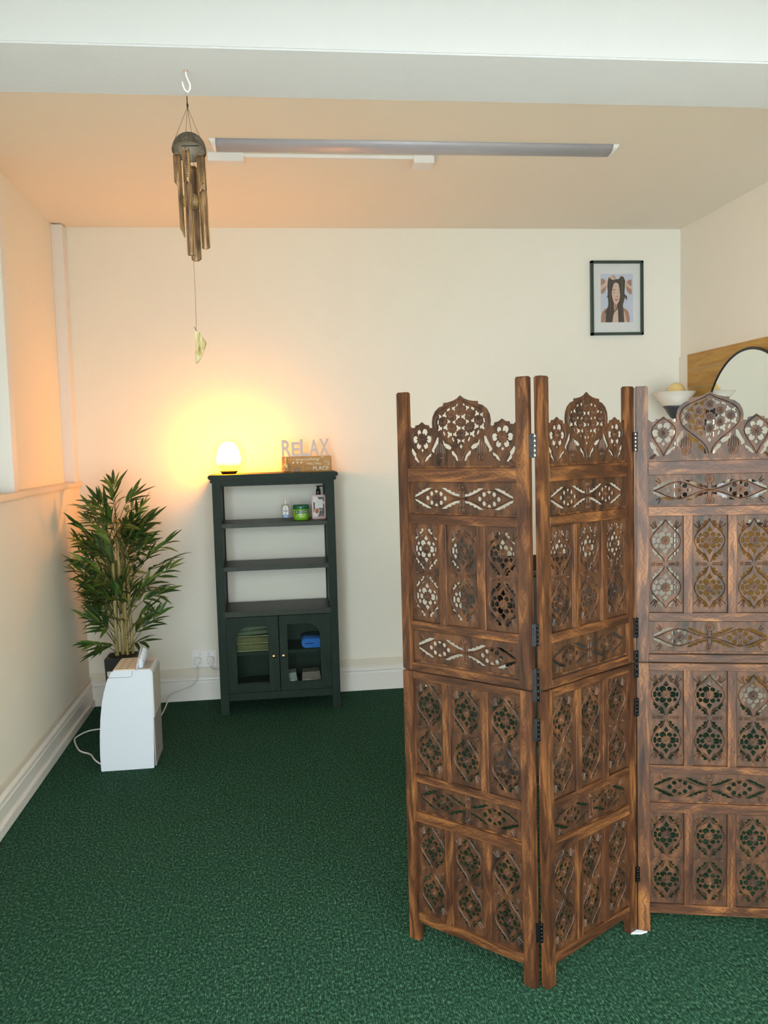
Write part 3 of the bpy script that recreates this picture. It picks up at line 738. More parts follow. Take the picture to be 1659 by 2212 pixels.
mb = MB(); mb.lathe([(0.0515,0.069),(0.0522,0.071),(0.0520,0.094),(0.050,0.0965),(0,0.097)], JD, seg=40); mb.build('lid', jar)
def wrap(mb, vs, R):      # bend flat label (x,z) onto a cylinder facing -y
    for v in vs:
        a = v.co.x/R; rr = R+(-v.co.y); v.co = Vector((rr*math.sin(a), -rr*math.cos(a), v.co.z))
mb = MB(); vs = []
for i in range(16):
    x0 = -0.040+i*0.0055; vs += mb.box((x0, -0.0006, 0.044), (x0+0.0055, 0, 0.062), JB)
me = text_mesh('GROHAIR', 0.0105, 0.0006, width=0.060); vs += mb.add_mesh(me, Matrix.Translation((0.012,-0.0010,0.053)), LABW)
vs += mb.prism(poly_c((-0.030,0.053),0.0045,12), -0.0012, -0.0006, JY)
for x0, x1, z_ in ((-0.022,0.006,0.037),(0.010,0.030,0.037),(-0.018,0.028,0.026),(-0.012,0.022,0.020)):
    n = 5
    for i in range(n): vs += mb.box((x0+(x1-x0)*i/n, -0.0006, z_), (x0+(x1-x0)*(i+0.8)/n, 0, z_+0.0035), JY)
pts = poly_c((-0.032,0.025),0.0065,16); 
n0 = len(mb.bm.verts); mb.tube([(x,-0.0006,z) for x, z in pts+[pts[0]]], 0.0008, JY, 4); mb.bm.verts.ensure_lookup_table(); vs += mb.bm.verts[n0:]
wrap(mb, list(dict.fromkeys(vs)), 0.0512); mb.build('jar_label', jar)
pb = thing('pump_bottle', 'tall pink pump bottle with black pump and fig label on the upper shelf', 'bottle', (0.2615, YT+0.01, ZS))
PINK = mat('pink_liquid_bottle', (0.50,0.33,0.31), 0.12); LB = mat('label_black', (0.012,0.010,0.012), 0.4); LW = mat('label_petal_white', (0.70,0.66,0.66), 0.5); FIG = mat('fig_red', (0.30,0.07,0.04), 0.5)
mb = MB(); mb.box((-0.0435,-0.020,0),(0.0435,0.020,0.156), PINK, 0.005, 3); mb.build('bottle_body', pb)
mb = MB(); mb.lathe([(0.014,0.155),(0.0155,0.157),(0.0145,0.190),(0.009,0.193),(0.0085,0.207),(0.011,0.208),(0.011,0.213),(0,0.214)], BLACKP, seg=20)
mb.tube([(0,0,0.209),(0.022,-0.002,0.211),(0.034,-0.004,0.207)], [0.005,0.0045,0.003], BLACKP, 8); mb.build('pump', pb)
mb = MB(); L0, L1 = -0.0204, -0.0208
mb.prism([(-0.034,0.018),(0.034,0.018),(0.034,0.142),(-0.034,0.142)], L0, -0.0199, LB)
mb.prism([(-0.034,0.110),(-0.034,0.142),(-0.010,0.142),(0.0,0.132),(-0.002,0.124),(-0.020,0.118),(-0.026,0.108)], L1, L0, LW)
mb.prism([(-0.034,0.018),(-0.034,0.048),(-0.022,0.040),(-0.004,0.040),(0.002,0.034),(-0.010,0.018)], L1, L0, LW)
mb.prism([(0.034,0.092),(0.034,0.116),(0.026,0.106)], L1, L0, LW); mb.prism([(0.010,0.064),(0.020,0.062),(0.014,0.052)], L1, L0, LW)
mb.prism(poly_c((-0.012,0.054),0.0175,16,0,0.020), L1-0.0003, L0, mat('fig_rim', (0.68,0.55,0.42), 0.5)); mb.prism(poly_c((-0.012,0.054),0.0125,16,0,0.016), L1-0.0006, L1-0.0003, FIG)
mb.prism([(0.0,0.018),(0.010,0.030),(0.034,0.036),(0.034,0.018)], L1-0.0002, L0, mat('fig_skin', (0.16,0.10,0.10), 0.5))
mb.box((-0.024,L1-0.0010,0.072),(0.026,L1-0.0006,0.126), mat('label_pale', (0.66,0.68,0.66), 0.5))
for z_, w_ in ((0.109,0.018),(0.096,0.008),(0.093,0.007),(0.081,0.014)): mb.box((0.001-w_, L1-0.0014, z_), (0.001+w_, L1-0.0010, z_+0.0018), mat('pale_ink', (0.40,0.42,0.41), 0.5))
mb.build('bottle_label', pb)

# ------------------------------------------------------------------ framed photograph
pic = thing('framed_photo', 'dark green framed photograph of a long-haired woman hanging on the back wall', 'picture', (2.3525, YB, 2.617))
FG = mat('dark_green_frame', (0.028,0.052,0.042), 0.35)
fw_, fh_ = 0.186, 0.250
mb = MB(); D0, D1 = -0.030, 0.0
t_ = 0.018
mb.box((-fw_,D0,-fh_),(-fw_+t_,D1,fh_), FG, 0.002); mb.box((fw_-t_,D0,-fh_),(fw_,D1,fh_), FG, 0.002); mb.box((-fw_,D0,fh_-t_),(fw_,D1,fh_), FG, 0.002); mb.box((-fw_,D0,-fh_),(fw_,D1,-fh_+t_), FG, 0.002)
mb.build('frame', pic)
mb = MB(); mb.box((-fw_+0.01,-0.010,-fh_+0.01),(fw_-0.01,-0.004,fh_-0.01), mat('mount_board', (0.78,0.79,0.81), 0.7)); mb.build('mount', pic)
def PX(p): return ((p[0]-785)*0.000337, -(p[1]-1027)*0.000316)
PB = mat('print_sky', (0.58,0.63,0.78), 0.5); HAIR = mat('print_hair', (0.035,0.026,0.022), 0.6); SK = mat('print_skin', (0.72,0.50,0.42), 0.6); SKD = mat('print_skin_shadow', (0.42,0.22,0.16), 0.6); LIP = mat('print_lips', (0.50,0.13,0.14), 0.5); HL = mat('print_hair_light', (0.11,0.085,0.070), 0.6)
mb = MB(); lay = [-0.0102]
def pp(pts, m_):
    lay[0] -= 0.00012; mb.flat([PX(p) for p in pts], lay[0], m_)
pp([(450,510),(1135,510),(1135,1540),(450,1540)], PB)
pp([(450,1540),(455,1430),(480,1320),(540,1250),(620,1215),(720,1180),(820,1190),(930,1230),(1010,1280),(1045,1350),(1060,1450),(1060,1540)], SKD)
pp([(560,1540),(600,1320),(700,1230),(820,1230),(950,1320),(1000,1540)], SK)
pp([(455,620),(480,605),(540,630),(560,680),(520,720),(455,760)], SKD)
pp([(455,770),(590,650),(640,570),(690,530),(740,540),(775,590),(740,640),(650,660),(600,720),(560,850),(510,925),(465,935),(452,900)], SK)
pp([(455,850),(520,800),(570,760),(555,860),(510,925),(465,935)], SKD)
pp([(1105,635),(1040,635),(1005,670),(1010,720),(1060,760),(1105,770)], SKD)
pp([(1110,800),(1000,700),(960,620),(915,550),(870,545),(835,590),(870,630),(940,660),(965,800),(1010,900),(1080,955),(1105,930)], SK)
pp([(1108,850),(1040,800),(985,760),(1005,870),(1075,952),(1105,930)], SKD)
pp([(770,620),(700,640),(620,580),(600,680),(590,780),(600,900),(590,990),(560,1000),(600,1010),(610,1150),(590,1240),(520,1340),(560,1330),(550,1540),(690,1540),(715,1380),(735,1330),(810,1250),(820,1540),(945,1540),(930,1300),(915,1180),(960,1010),(1000,1080),(1010,1000),(950,930),(960,800),(965,650),(930,570),(880,560),(830,620)], HAIR)
pp([(770,690),(825,720),(850,850),(860,960),(840,1080),(800,1150),(765,1160),(720,1110),(695,1020),(680,920),(700,800),(725,720)], SK)
pp([(800,1150),(765,1160),(725,1115),(720,1180),(730,1310),(790,1240)], SKD)
pp([(775,970),(800,985),(820,980),(825,990),(790,1002),(765,990)], SKD)
pp([(735,1040),(775,1048),(825,1035),(810,1070),(775,1085),(750,1068)], LIP)
pp([(700,850),(725,832),(755,845),(760,870),(755,860),(725,845),(702,862)], HAIR); pp([(805,870),(825,845),(840,850),(838,860),(822,858)], HAIR)
pp([(705,900),(730,915),(752,905),(750,915),(728,925),(706,912)], HAIR); pp([(812,905),(830,918),(845,905),(842,916),(828,926)], HAIR)
for q in ([(640,600),(625,800),(650,1100),(640,1300),(655,1300),(665,1100),(640,800),(655,600)], [(880,600),(900,850),(890,1200),(905,1500),(915,1500),(900,1200),(912,850),(895,600)], [(700,660),(690,760),(712,700),(760,655),(800,650),(830,680),(800,640),(750,640)]): pp(q, HL)
pp([(690,560),(720,545),(745,570),(770,600),(740,610),(735,590),(715,575)], SKD)
mb.build('photo_print', pic)
mb = MB(); mb.box((-fw_+t_-0.002,-0.0245,-fh_+t_-0.002),(fw_-t_+0.002,-0.0235,fh_-t_+0.002), thin_glass('picture_glass', (0.97,0.98,0.98), 0.035)); mb.build('glass', pic)

# ------------------------------------------------------------------ ceiling batten light
bl = thing('batten_light', 'long slim white batten light, switched off, fixed to the ceiling', 'light fitting', (0.73, 4.255, ZC))
ALU = mat('pearl_diffuser', (0.46,0.47,0.55), 0.42, 0.1); ENDW = mat('white_end_cap', (0.80,0.80,0.80), 0.4)
x0, x1 = -0.985, 0.985
prof = [(-0.067,0.0)]+[(0.064*math.sin(a)*1.0, -0.030*math.cos(a)-0.003) for a in [(-PI/2+PI*k/14) for k in range(15)]]+[(0.067,0.0)]
mb = MB(); mb.prism(prof, x0+0.03, x1-0.03, ALU, 'x', True); mb.build('diffuser', bl)
for s_ in (-1, 1):
    mb = MB(); a, b = (x0, x0+0.031) if s_ < 0 else (x1-0.031, x1)
    vs = mb.prism([(y*1.03, z*1.06) for y, z in prof], a, b, ENDW, 'x')
    for v in vs:
        if (s_ < 0 and v.co.x < x0+0.001) or (s_ > 0 and v.co.x > x1-0.001):
            v.co.x += -s_*0.022*(abs(v.co.z)/0.037)
    mb.build('end_cap', bl)
tk = thing('cable_trunking', 'white plastic cable trunking with two square boxes beside the ceiling light', 'trunking', (0.25, 4.405, ZC))
mb = MB(); mb.box((-0.36,-0.012,-0.016),(0.49,0.012,0), ENDW, 0.001); mb.build('trunking_run', tk)
mb = MB(); mb.box((-0.522,-0.026,-0.040),(-0.352,0.034,0), ENDW, 0.002); mb.build('junction_box', tk)
mb = MB(); mb.box((0.482,-0.02,-0.036),(0.585,0.10,0), ENDW, 0.002); mb.build('junction_box', tk)

# ------------------------------------------------------------------ wind chime
def bamboo_mat(name, a, b, c):
    m = mat(name, b, 0.45); t = NT(m); v = t.coords((90,90,9), rand=True)
    n = t.n('ShaderNodeTexNoise', Scale=1.6, Detail=5.0, Distortion=0.4); t.l(v, n.inputs['Vector']); t.l(t.ramp(n.outputs[0], [(0.3,a),(0.5,b),(0.72,c)]), t.b.inputs['Base Color']); t.bump(n.outputs[0], 0.0008); return m
BAM = bamboo_mat('chime_bamboo', (0.035,0.015,0.006), (0.150,0.078,0.028), (0.36,0.21,0.08)); COCO = bamboo_mat('coconut_shell', (0.02,0.016,0.010), (0.065,0.050,0.032), (0.14,0.115,0.08))
COCOIN = mat('coconut_inside', (0.22,0.18,0.13), 0.6); CORD = mat('brown_cord', (0.16,0.075,0.035), 0.8); BLK = mat('black_cord', (0.006,0.006,0.006), 0.8); BURN = mat('burnt_writing', (0.030,0.020,0.013), 0.7); SAILM = bamboo_mat('sail_bamboo', (0.10,0.075,0.022), (0.24,0.185,0.065), (0.38,0.30,0.13))
HX, HY = -0.188, 2.300
hk = MB(); hk.tube([(0,0,0),(0,0,-0.012),(0.004,0,-0.022),(0.009,0,-0.034),(0.009,0,-0.044),(0.003,0,-0.053),(-0.004,0,-0.047),(-0.0085,0,-0.036),(-0.0095,0,-0.028)], 0.0021, GLOSSW, 10); hk.lathe([(0,0),(0.006,0),(0.004,-0.003),(0,-0.004)], mat('hook_collar', (0.45,0.30,0.24), 0.6), seg=16)
hko = hk.build('ceiling_hook', None, (HX, HY, 2.60)); tag(hko, 'white screw-in hook in the underside of the beam', 'hook')
ch = thing('wind_chime', 'bamboo and coconut shell wind chime hanging from the beam', 'wind chime', (HX, HY, 2.546))
mb = MB()
mb.tube([(0.0015,0,0.006),(-0.003,0,-0.004),(0.0005,0,-0.013)], 0.0004, STEEL, 6); mb.tube([(0.0015,0,0.006),(0.005,0,-0.003)], 0.0004, STEEL, 6)
mb.build('wire_loop', ch)
mb = MB(); mb.tube([(0,0,-0.008),(0,0,-0.024),(0.0005,0,-0.030),(0.0005,0,-0.036)], [0.0012,0.0012,0.0026,0.0022], BLK, 8); mb.build('knot', ch)
KN = Vector((0,0,-0.035)); SHL = Vector((-0.0005,0.0,-0.143)); RC = 0.043
mb = MB()
for a in (20, 110, 200, 290):
    a = math.radians(a); top = SHL+Vector((RC*0.78*math.cos(a), RC*0.78*math.sin(a), 0.028)); mb.tube([KN, top, top+Vector((0,0,-0.02))], 0.0006, CORD, 5)
mb.build('hanging_cord', ch)
mb = MB(); n = 10
outer = [(RC*math.sin(PI/2*i/n)*1.0, 0.047*math.cos(PI/2*i/n)-0.0) for i in range(n+1)]
Mt = Matrix.Translation(SHL) @ Euler((-0.34, 0.05, 0)).to_matrix().to_4x4()
mb.lathe(outer, COCO, seg=30, M=Mt); mb.lathe([(r*0.91, z*0.91) for r, z in outer[::-1]], COCOIN, seg=30, M=Mt)
mb.lathe([(RC,0),(RC*0.91,0)], COCO, seg=30, M=Mt)
mb.build('coconut_shell', ch)
mb = MB(); mb.tube([SHL+Vector((-0.016,-0.02,0.006)), SHL+Vector((0.026,-0.018,0.008))], 0.0012, BLK, 6); mb.build('cross_pin', ch)
def pipe(name, top, bot, R, zn, cut_dir, slant, pinch=0.35):
    """hollow bamboo tube, open on one side below height fraction zn; cut_dir = angle of the opening"""
    mb = MB(); top = Vector(top); bot = Vector(bot); L = (top-bot).length; ax = (bot-top).normalized()
    ex = Vector((1,0,0)); ex = (ex-ax*ex.dot(ax)).normalized(); ey = ax.cross(ex)
    NZ, NA = 28, 20; k = mb.mi(BAM); grid = []
    for side, rr in ((0, R), (1, R*0.80)):
        g = []
        for i in range(NZ+1):
            t = i/NZ; z = t*L
            om = 0.02
            if t > zn: om = min(1.0, (t-zn)/0.035)**0.5*PI*0.92
            if t > 0.97: om = PI*1.15
            row = []
            for j in range(NA+1):
                a = cut_dir+om/2+(2*PI-om)*j/NA
                zz = z - (slant*max(0, t-0.86)/0.14*(0.5+0.5*math.cos(a-cut_dir)))
                node = 1+0.05*math.exp(-((t-0.13)/0.012)**2)
                row.append(mb.bm.verts.new(top+ax*zz+(ex*math.cos(a)+ey*math.sin(a))*rr*node))
            g.append(row)
        grid.append(g)
    def q(a,b,c,d):
        try:
            f = mb.bm.faces.new((a,b,c,d)); f.material_index = k; f.smooth = True
        except ValueError: pass
    for s_ in (0, 1):
        for i in range(NZ):
            for j in range(NA):
                g = grid[s_]; v = (g[i][j], g[i][j+1], g[i+1][j+1], g[i+1][j]); q(*(v if s_ == 0 else v[::-1]))
    for i in range(NZ):
        for j in (0, NA): q(grid[0][i][j], grid[0][i+1][j], grid[1][i+1][j], grid[1][i][j])
    for i in (0, NZ):
        for j in range(NA): q(grid[0][i][j], grid[0][i][j+1], grid[1][i][j+1], grid[1][i][j])
    bmesh.ops.recalc_face_normals(mb.bm, faces=mb.bm.faces[:])
    # plug the top so it reads as a cane node
    mb.lathe([(0,0.0),(R*0.79,0.001),(R*0.79,0.004)], BAM, M=Matrix.Translation(top) , seg=16)
    return mb
def rel(x, z, y=2.30): return (x-HX, y-HY, z-2.546)
def writing(txt, p, q_, y, h, par, R):
    p = Vector(p); q_ = Vector(q_); d = q_-p; L = d.length
    me = text_mesh(txt, h, 0.0008, width=L)
    a = math.atan2(d.z, d.x); c = (p+q_)/2
    mb = MB(); vs = mb.add_mesh(me, None, BURN)
    for v in vs:
        b = v.co.z/R; v.co = Vector((v.co.x, -(R+0.0003)*math.cos(b)-v.co.y*0-0.0002*(1 if v.co.y < 0 else 0), R*math.sin(b)))
    bmesh.ops.transform(mb.bm, matrix=Matrix.Translation((c.x, y, c.z)) @ Matrix.Rotation(-a, 4, 'Y'), verts=vs)
    mb.build('burnt_writing', par)
# left, front, right, back tubes: opening directions are measured around the tube axis
t1 = pipe('l', rel(-0.2190,2.392), rel(-0.2165,2.190), 0.0098, 0.33, PI*1.0, 0.035).build('bamboo_tube', ch)
t2 = pipe('f', rel(-0.1935,2.392,2.268), rel(-0.1905,2.139,2.268), 0.0096, 0.30, PI*0.5, 0.004).build('bamboo_tube', ch)
t3 = pipe('r', rel(-0.1605,2.390), rel(-0.1560,2.163), 0.0107, 0.36, PI*0.45, 0.006).build('bamboo_tube', ch)
t4 = pipe('b', rel(-0.1850,2.372,2.335), rel(-0.1835,2.135,2.335), 0.0128, 0.42, PI*1.5, 0.02).build('bamboo_tube', ch)
writing('SALORCLA', rel(-0.1590,2.372), rel(-0.1572,2.318), 0.0, 0.007, t3, 0.0113)
writing('HIHIHI', rel(-0.1932,2.374,2.268), rel(-0.1925,2.328,2.268), -0.032, 0.008, t2, 0.0101)
writing('SALORCLA', rel(-0.2225,2.372), rel(-0.2220,2.325), 0.0, 0.004, t1, 0.0103)
for (a, b) in (((-0.2190,2.392,2.30),(-0.222,2.405,2.30)), ((-0.1935,2.392,2.268),(-0.190,2.408,2.275)), ((-0.1605,2.390,2.30),(-0.155,2.405,2.30)), ((-0.1850,2.372,2.335),(-0.188,2.402,2.33))):
    mb = MB(); pa = Vector(rel(a[0],a[1],a[2])); pb_ = Vector(rel(b[0],b[1],b[2])); mb.tube([pa+Vector((-0.007,0,-0.004)), pb_+Vector((-0.004,0,0.004))], 0.0005, CORD, 5); mb.tube([pa+Vector((0.007,0,-0.004)), pb_+Vector((0.004,0,0.004))], 0.0005, CORD, 5); mb.build('tube_cord', ch)
mb = MB(); mb.ball(rel(-0.1895,2.280,2.30), 0.0215, bamboo_mat('clapper_shell', (0.05,0.03,0.012),(0.16,0.10,0.035),(0.36,0.27,0.10)), 22, 14); mb.build('clapper_ball', ch)
mb = MB(); mb.tube([rel(-0.1885,2.42,2.30), rel(-0.1895,2.28,2.30), rel(-0.1885,2.14,2.30), rel(-0.1878,2.05,2.30), rel(-0.1893,1.962,2.30)], 0.0006, CORD, 5); mb.build('sail_cord', ch)
mb = MB(); mb.tube([rel(-0.1940,1.966), rel(-0.1905,1.9605), rel(-0.1885,1.954)], 0.0009, BLK, 5)
sp = [(-0.1930,1.956),(-0.1860,1.955),(-0.1815,1.954),(-0.1735,1.940),(-0.1655,1.927),(-0.1700,1.912),(-0.1790,1.890),(-0.1880,1.875),(-0.1945,1.874),(-0.1950,1.900)]
vs = mb.prism([(x-HX, z-2.546) for x, z in sp], -0.003, 0.003, SAILM, 'y')
for v in vs: v.co.y += 2.2*(v.co.x+0.0)**2*10 - 0.002
mb.build('sail', ch)

# ------------------------------------------------------------------ floor lamp (uplighter)
ul = thing('floor_lamp', 'uplighter floor lamp with white cone shade and grey neck in the back right corner', 'floor lamp', (2.647, 5.57, 0))
mb = MB(); SHM = mat('opal_shade', (0.86,0.84,0.76), 0.6, Transmission_Weight=0.15)
mb.lathe([(0.070,1.868),(0.143,1.958),(0.140,1.958),(0.066,1.870)], SHM, seg=48); mb.build('shade', ul)
mb = MB(); mb.lathe([(0.072,1.868),(0.073,1.862),(0.060,1.846),(0.040,1.812),(0.026,1.790),(0.012,1.780),(0,1.780)], mat('grey_cup', (0.06,0.065,0.072), 0.35), seg=40); mb.lathe([(0,1.862),(0.072,1.868)], BLACKP, seg=40); mb.build('neck_cup', ul)
mb = MB(); mb.lathe([(0.0125,0.02),(0.0125,1.785)], STEEL, seg=20); mb.build('pole', ul)
mb = MB(); mb.lathe([(0,0),(0.125,0),(0.128,0.01),(0.11,0.022),(0.02,0.028),(0.0,0.028)], mat('lamp_foot', (0.06,0.065,0.072), 0.35), seg=40); mb.build('base', ul)
mb = MB(); mb.ball((0.012,0.0,1.962), 0.058, mat('amber_bulb', (0.78,0.60,0.25), 0.12, 0.0, Coat_Weight=0.5), 26, 16); mb.tube([(0.012,0,1.87),(0.012,0,1.91)], 0.016, BRASS, 14); mb.build('globe_bulb', ul)

# ------------------------------------------------------------------ round mirror
mi = thing('round_mirror', 'large round mirror with thin black rim hanging on the slatwall', 'mirror', (XR-0.019, 4.90, 1.647))
MR = 0.52; circ = [(MR*math.cos(2*PI*k/96), MR*math.sin(2*PI*k/96)) for k in range(96)]
mb = MB(); mb.tube([(-0.012, y, z) for y, z in circ+[circ[0]]], 0.0085, BLACKP, 10, False); mb.build('rim', mi)
mb = MB(); mb.prism([(y*0.995, z*0.995) for y, z in circ], -0.014, -0.004, mat('mirror_silver', (0.90,0.93,0.90), 0.01, 1.0), 'x'); mb.build('mirror_glass', mi)
mb = MB(); mb.prism([(y*0.97, z*0.97) for y, z in circ], -0.004, 0.0, BLACKP, 'x'); mb.build('backing', mi)

# ------------------------------------------------------------------ things glimpsed through the screen
lg = thing('wall_shelf', 'narrow tan shelf on the slatwall behind the carved screen', 'shelf', (XR-0.018, 5.25, 1.235))
mb = MB(); mb.box((-0.20,-0.42,0),(0,0.42,0.02), SLAT, 0.002); mb.build('board', lg)
for yy in (-0.3, 0.3):
    mb = MB(); mb.prism([(-0.16,-0.001),(0,-0.001),(0,-0.09),(-0.012,-0.09)], yy-0.004, yy+0.004, STEEL, 'y'); mb.build('bracket', lg)
BM = {'black': BLACKP, 'white': WHITEP, 'brown': mat('brown_bottle', (0.12,0.05,0.02), 0.3), 'cream': mat('cream_bottle', (0.70,0.60,0.45), 0.4)}
def bott(kind, x, y, h, r, label, z=1.256):
    b = thing('product_bottle', label, 'bottle', (x, y, z), 0, 'product bottles on the wall shelf')
    mb = MB(); mb.lathe([(0,0),(r*0.92,0),(r,0.004),(r,h*0.68),(r*0.8,h*0.74),(r*0.4,h*0.78),(r*0.4,h*0.80)], BM[kind], seg=20); mb.build('bottle_body', b)
    mb = MB(); mb.lathe([(r*0.5,h*0.79),(r*0.5,h),(0,h)], BM['black' if kind != 'black' else 'white'], seg=16); mb.build('cap', b)
bott('white', 2.68, 5.60, 0.20, 0.028, 'white bottle at the back end of the wall shelf behind the screen')
bott('black', 2.68, 5.49, 0.16, 0.030, 'black bottle with white cap next to the rearmost white bottle on the wall shelf')
bott('cream', 2.68, 5.37, 0.15, 0.030, 'cream bottle with black cap in the middle of the wall shelf behind the screen')
bott('brown', 2.68, 5.24, 0.17, 0.026, 'brown bottle with black cap on the wall shelf behind the screen')
bott('black', 2.68, 5.12, 0.19, 0.026, 'black bottle with white cap nearer the front of the wall shelf')
bott('white', 2.68, 5.00, 0.15, 0.030, 'white bottle at the front of the row on the wall shelf')
sc = thing('salon_chair', 'black high-backed salon chair seen through the openwork of the folding screen', 'chair', (1.235, 4.22, 0))
mb = MB(); mb.box((-0.31,-0.25,0.66),(-0.185,0.25,1.275), BLACKV, 0.045, 4, rot=Matrix.Rotation(-0.06,3,'Y')); mb.build('backrest', sc)
mb = MB(); mb.box((-0.22,-0.26,0.60),(0.40,0.26,0.72), BLACKV, 0.04, 4); mb.build('seat', sc)
for s_ in (-1, 1):
    mb = MB(); mb.box((-0.20,s_*0.29-0.03,0.58),(0.42,s_*0.29+0.03,1.05), BLACKV, 0.025, 3); mb.build('armrest', sc)
mb = MB(); mb.lathe([(0.035,0.05),(0.035,0.60)], STEEL, seg=20); mb.build('column', sc)
mb = MB(); mb.lathe([(0,0),(0.26,0),(0.27,0.012),(0.20,0.035),(0.05,0.055),(0,0.056)], BLACKP, seg=40); mb.build('base', sc)

# ------------------------------------------------------------------ dehumidifier
dh = thing('dehumidifier', 'white dehumidifier with curved side standing on the carpet in front of the plant', 'dehumidifier', (-0.825, 4.73, 0))
Y0, Y1 = -0.145, 0.135
prof = [(-0.960,0.004),(-0.955,0.0),(-0.695,0.0),(-0.690,0.004),(-0.682,0.25),(-0.677,0.505),(-0.681,0.520),(-0.690,0.525),(-0.868,0.529),(-0.882,0.524),(-0.893,0.510),(-0.907,0.482),(-0.925,0.425),(-0.940,0.36),(-0.951,0.28),(-0.958,0.19),(-0.962,0.09)]
mb = MB(); vs = mb.prism([(x+0.825, z) for x, z in prof], Y0, Y1, WHITEP, 'y', False)
ed = [e for e in mb.bm.edges if abs(e.verts[0].co.y-e.verts[1].co.y) < 1e-6 and len([f for f in e.link_faces if abs(f.normal.y) < 0.5]) == 1]
bmesh.ops.bevel(mb.bm, geom=ed, offset=0.004, segments=2, affect='EDGES', clamp_overlap=True)
mb.build('body', dh)
mb = MB()                                                  # tank lid outlined on the side
mb.tube([(-0.082+0.0,Y0-0.0004,0.494),(0.035,Y0-0.0004,0.492),(0.043,Y0-0.0004,0.496),(0.046,Y0-0.0004,0.503),(0.046,Y0-0.0004,0.523)], 0.0010, mat('shadow_gap', (0.15,0.15,0.16), 0.8), 5)
mb.build('lid_seam', dh)
PEACH = mat('control_panel', (0.76,0.66,0.54), 0.4); GR = mat('panel_print', (0.30,0.26,0.22), 0.6)  # peach of the panel is a reflection put into its base colour
mb = MB(); mb.box((-0.050,Y0+0.008,0.526),(0.062,Y1-0.008,0.5315), PEACH, 0.002)
for i in range(5):
    for j in range(2):
        mb.box((-0.025+j*0.035, Y0+0.03+i*0.048, 0.5314), (-0.012+j*0.035, Y0+0.042+i*0.048, 0.5320), GR)
mb.build('control_panel', dh)
mb = MB(); mb.box((0.074,Y0+0.012,0.522),(0.138,Y1-0.012,0.5275), mat('grille_white', (0.66,0.66,0.65), 0.5), 0.001)
for i in range(6):
    for j in range(13):
        mb.box((0.080+i*0.009, Y0+0.022+j*0.014, 0.5272), (0.0855+i*0.009, Y0+0.029+j*0.014, 0.5278), BLACKP)
mb.build('air_grille', dh)
mb = MB()
mb.prism([(Y0+0.03,0.522),(Y1-0.05,0.522),(Y1-0.06,0.585),(Y1-0.09,0.600),(Y0+0.08,0.566),(Y0+0.045,0.552)], 0.064, 0.069, WHITEP, 'x')
for i in range(4):
    yc = Y0+0.055+i*0.045; mb.ball((0.083, yc, 0.548+i*0.007), 0.024, WHITEP, 16, 10, 0.65, 0.75, 1.35)
mb.build('louvre_flap', dh)
mb = MB(); mb.box((0.1405,Y0+0.006,0.010),(0.1465,Y1-0.006,0.262), GREYP, 0.002)
mb.box((0.146,Y0+0.10,0.070),(0.1475,Y0+0.116,0.085), BLACKP); mb.build('side_grille', dh)
mb = MB(); mb.box((0.1425,Y0+0.008,0.268),(0.1492,Y1-0.008,0.505), mat('warm_white_panel', (0.62,0.60,0.55), 0.5), 0.002); mb.build('side_panel', dh)
def smooth_path(P_, n=6):
    P_ = [Vector(p) for p in P_]; out = []
    for i in range(len(P_)-1):
        a, b, c, d = P_[max(i-1,0)], P_[i], P_[i+1], P_[min(i+2,len(P_)-1)]
        for k in range(n):
            t = k/n; out.append(0.5*((2*b)+(c-a)*t+(2*a-5*b+4*c-d)*t*t+(3*b-a-3*c+d)*t**3))
    out.append(P_[-1]); return out
mb = MB(); o_ = Vector((0.825,-4.73,0))
mb.tube(smooth_path([Vector(p)+o_ for p in ((-0.90,4.855,0.03),(-0.99,5.02,0.012),(-1.06,5.30,0.006),(-1.107,5.300,0.006),(-1.168,5.275,0.006),(-1.211,5.183,0.006),(-1.206,5.10,0.006),(-1.142,4.93,0.006),(-1.069,4.855,0.006),(-1.026,4.76,0.006),(-0.984,4.695,0.006),(-0.93,4.66,0.006))]), 0.0048, WHITEC, 8)
mb.build('power_cable', dh)
mb = MB(); mb.tube(smooth_path([Vector(p)+o_ for p in ((-0.80,4.86,0.10),(-0.78,5.2,0.02),(-0.76,5.55,0.02),(-0.735,5.72,0.06),(-0.655,5.78,0.085),(-0.60,5.785,0.105),(-0.568,5.785,0.15),(-0.562,5.785,0.20),(-0.560,5.775,0.238))]), 0.0045, WHITEC, 8)
mb.build('power_cable', dh)

def plug(label, x, zc, cab):
    p = thing('power_plug', label, 'plug', (x, YB-0.016, zc), 0)
    mb = MB(); mb.prism([(-0.022,-0.012),(-0.012,-0.030),(0.012,-0.030),(0.022,-0.012),(0.025,0.012),(0.018,0.026),(-0.018,0.026),(-0.025,0.012)], -0.032, 0.0, WHITEC, 'y')
    ed = [e for e in mb.bm.edges]; bmesh.ops.bevel(mb.bm, geom=ed, offset=0.004, segments=2, affect='EDGES', clamp_overlap=True); mb.build('plug_body', p)
    mb = MB(); mb.tube(smooth_path(cab), 0.0032, WHITEC, 8); mb.build('flex', p)
plug('white plug of the dehumidifier in the left side of the wall socket', -0.561, 0.268, [(0,-0.02,-0.028),(0,-0.028,-0.04),(0,-0.03,-0.05)])
plug('white plug in the right side of the socket with thin flex behind the bookcase', -0.478, 0.268, [(0,-0.018,-0.028),(0.004,-0.02,-0.045),(0.016,-0.02,-0.06),(0.045,-0.018,-0.066),(0.068,-0.014,-0.055)])
so = thing('double_socket', 'white double wall socket low on the back wall beside the bookcase', 'socket', (-0.517, YB, 0.281))
mb = MB(); mb.box((-0.084,-0.016,-0.058),(0.084,0,0.058), mat('socket_plate', (0.86,0.86,0.86), 0.3), 0.004, 3); mb.build('faceplate', so)
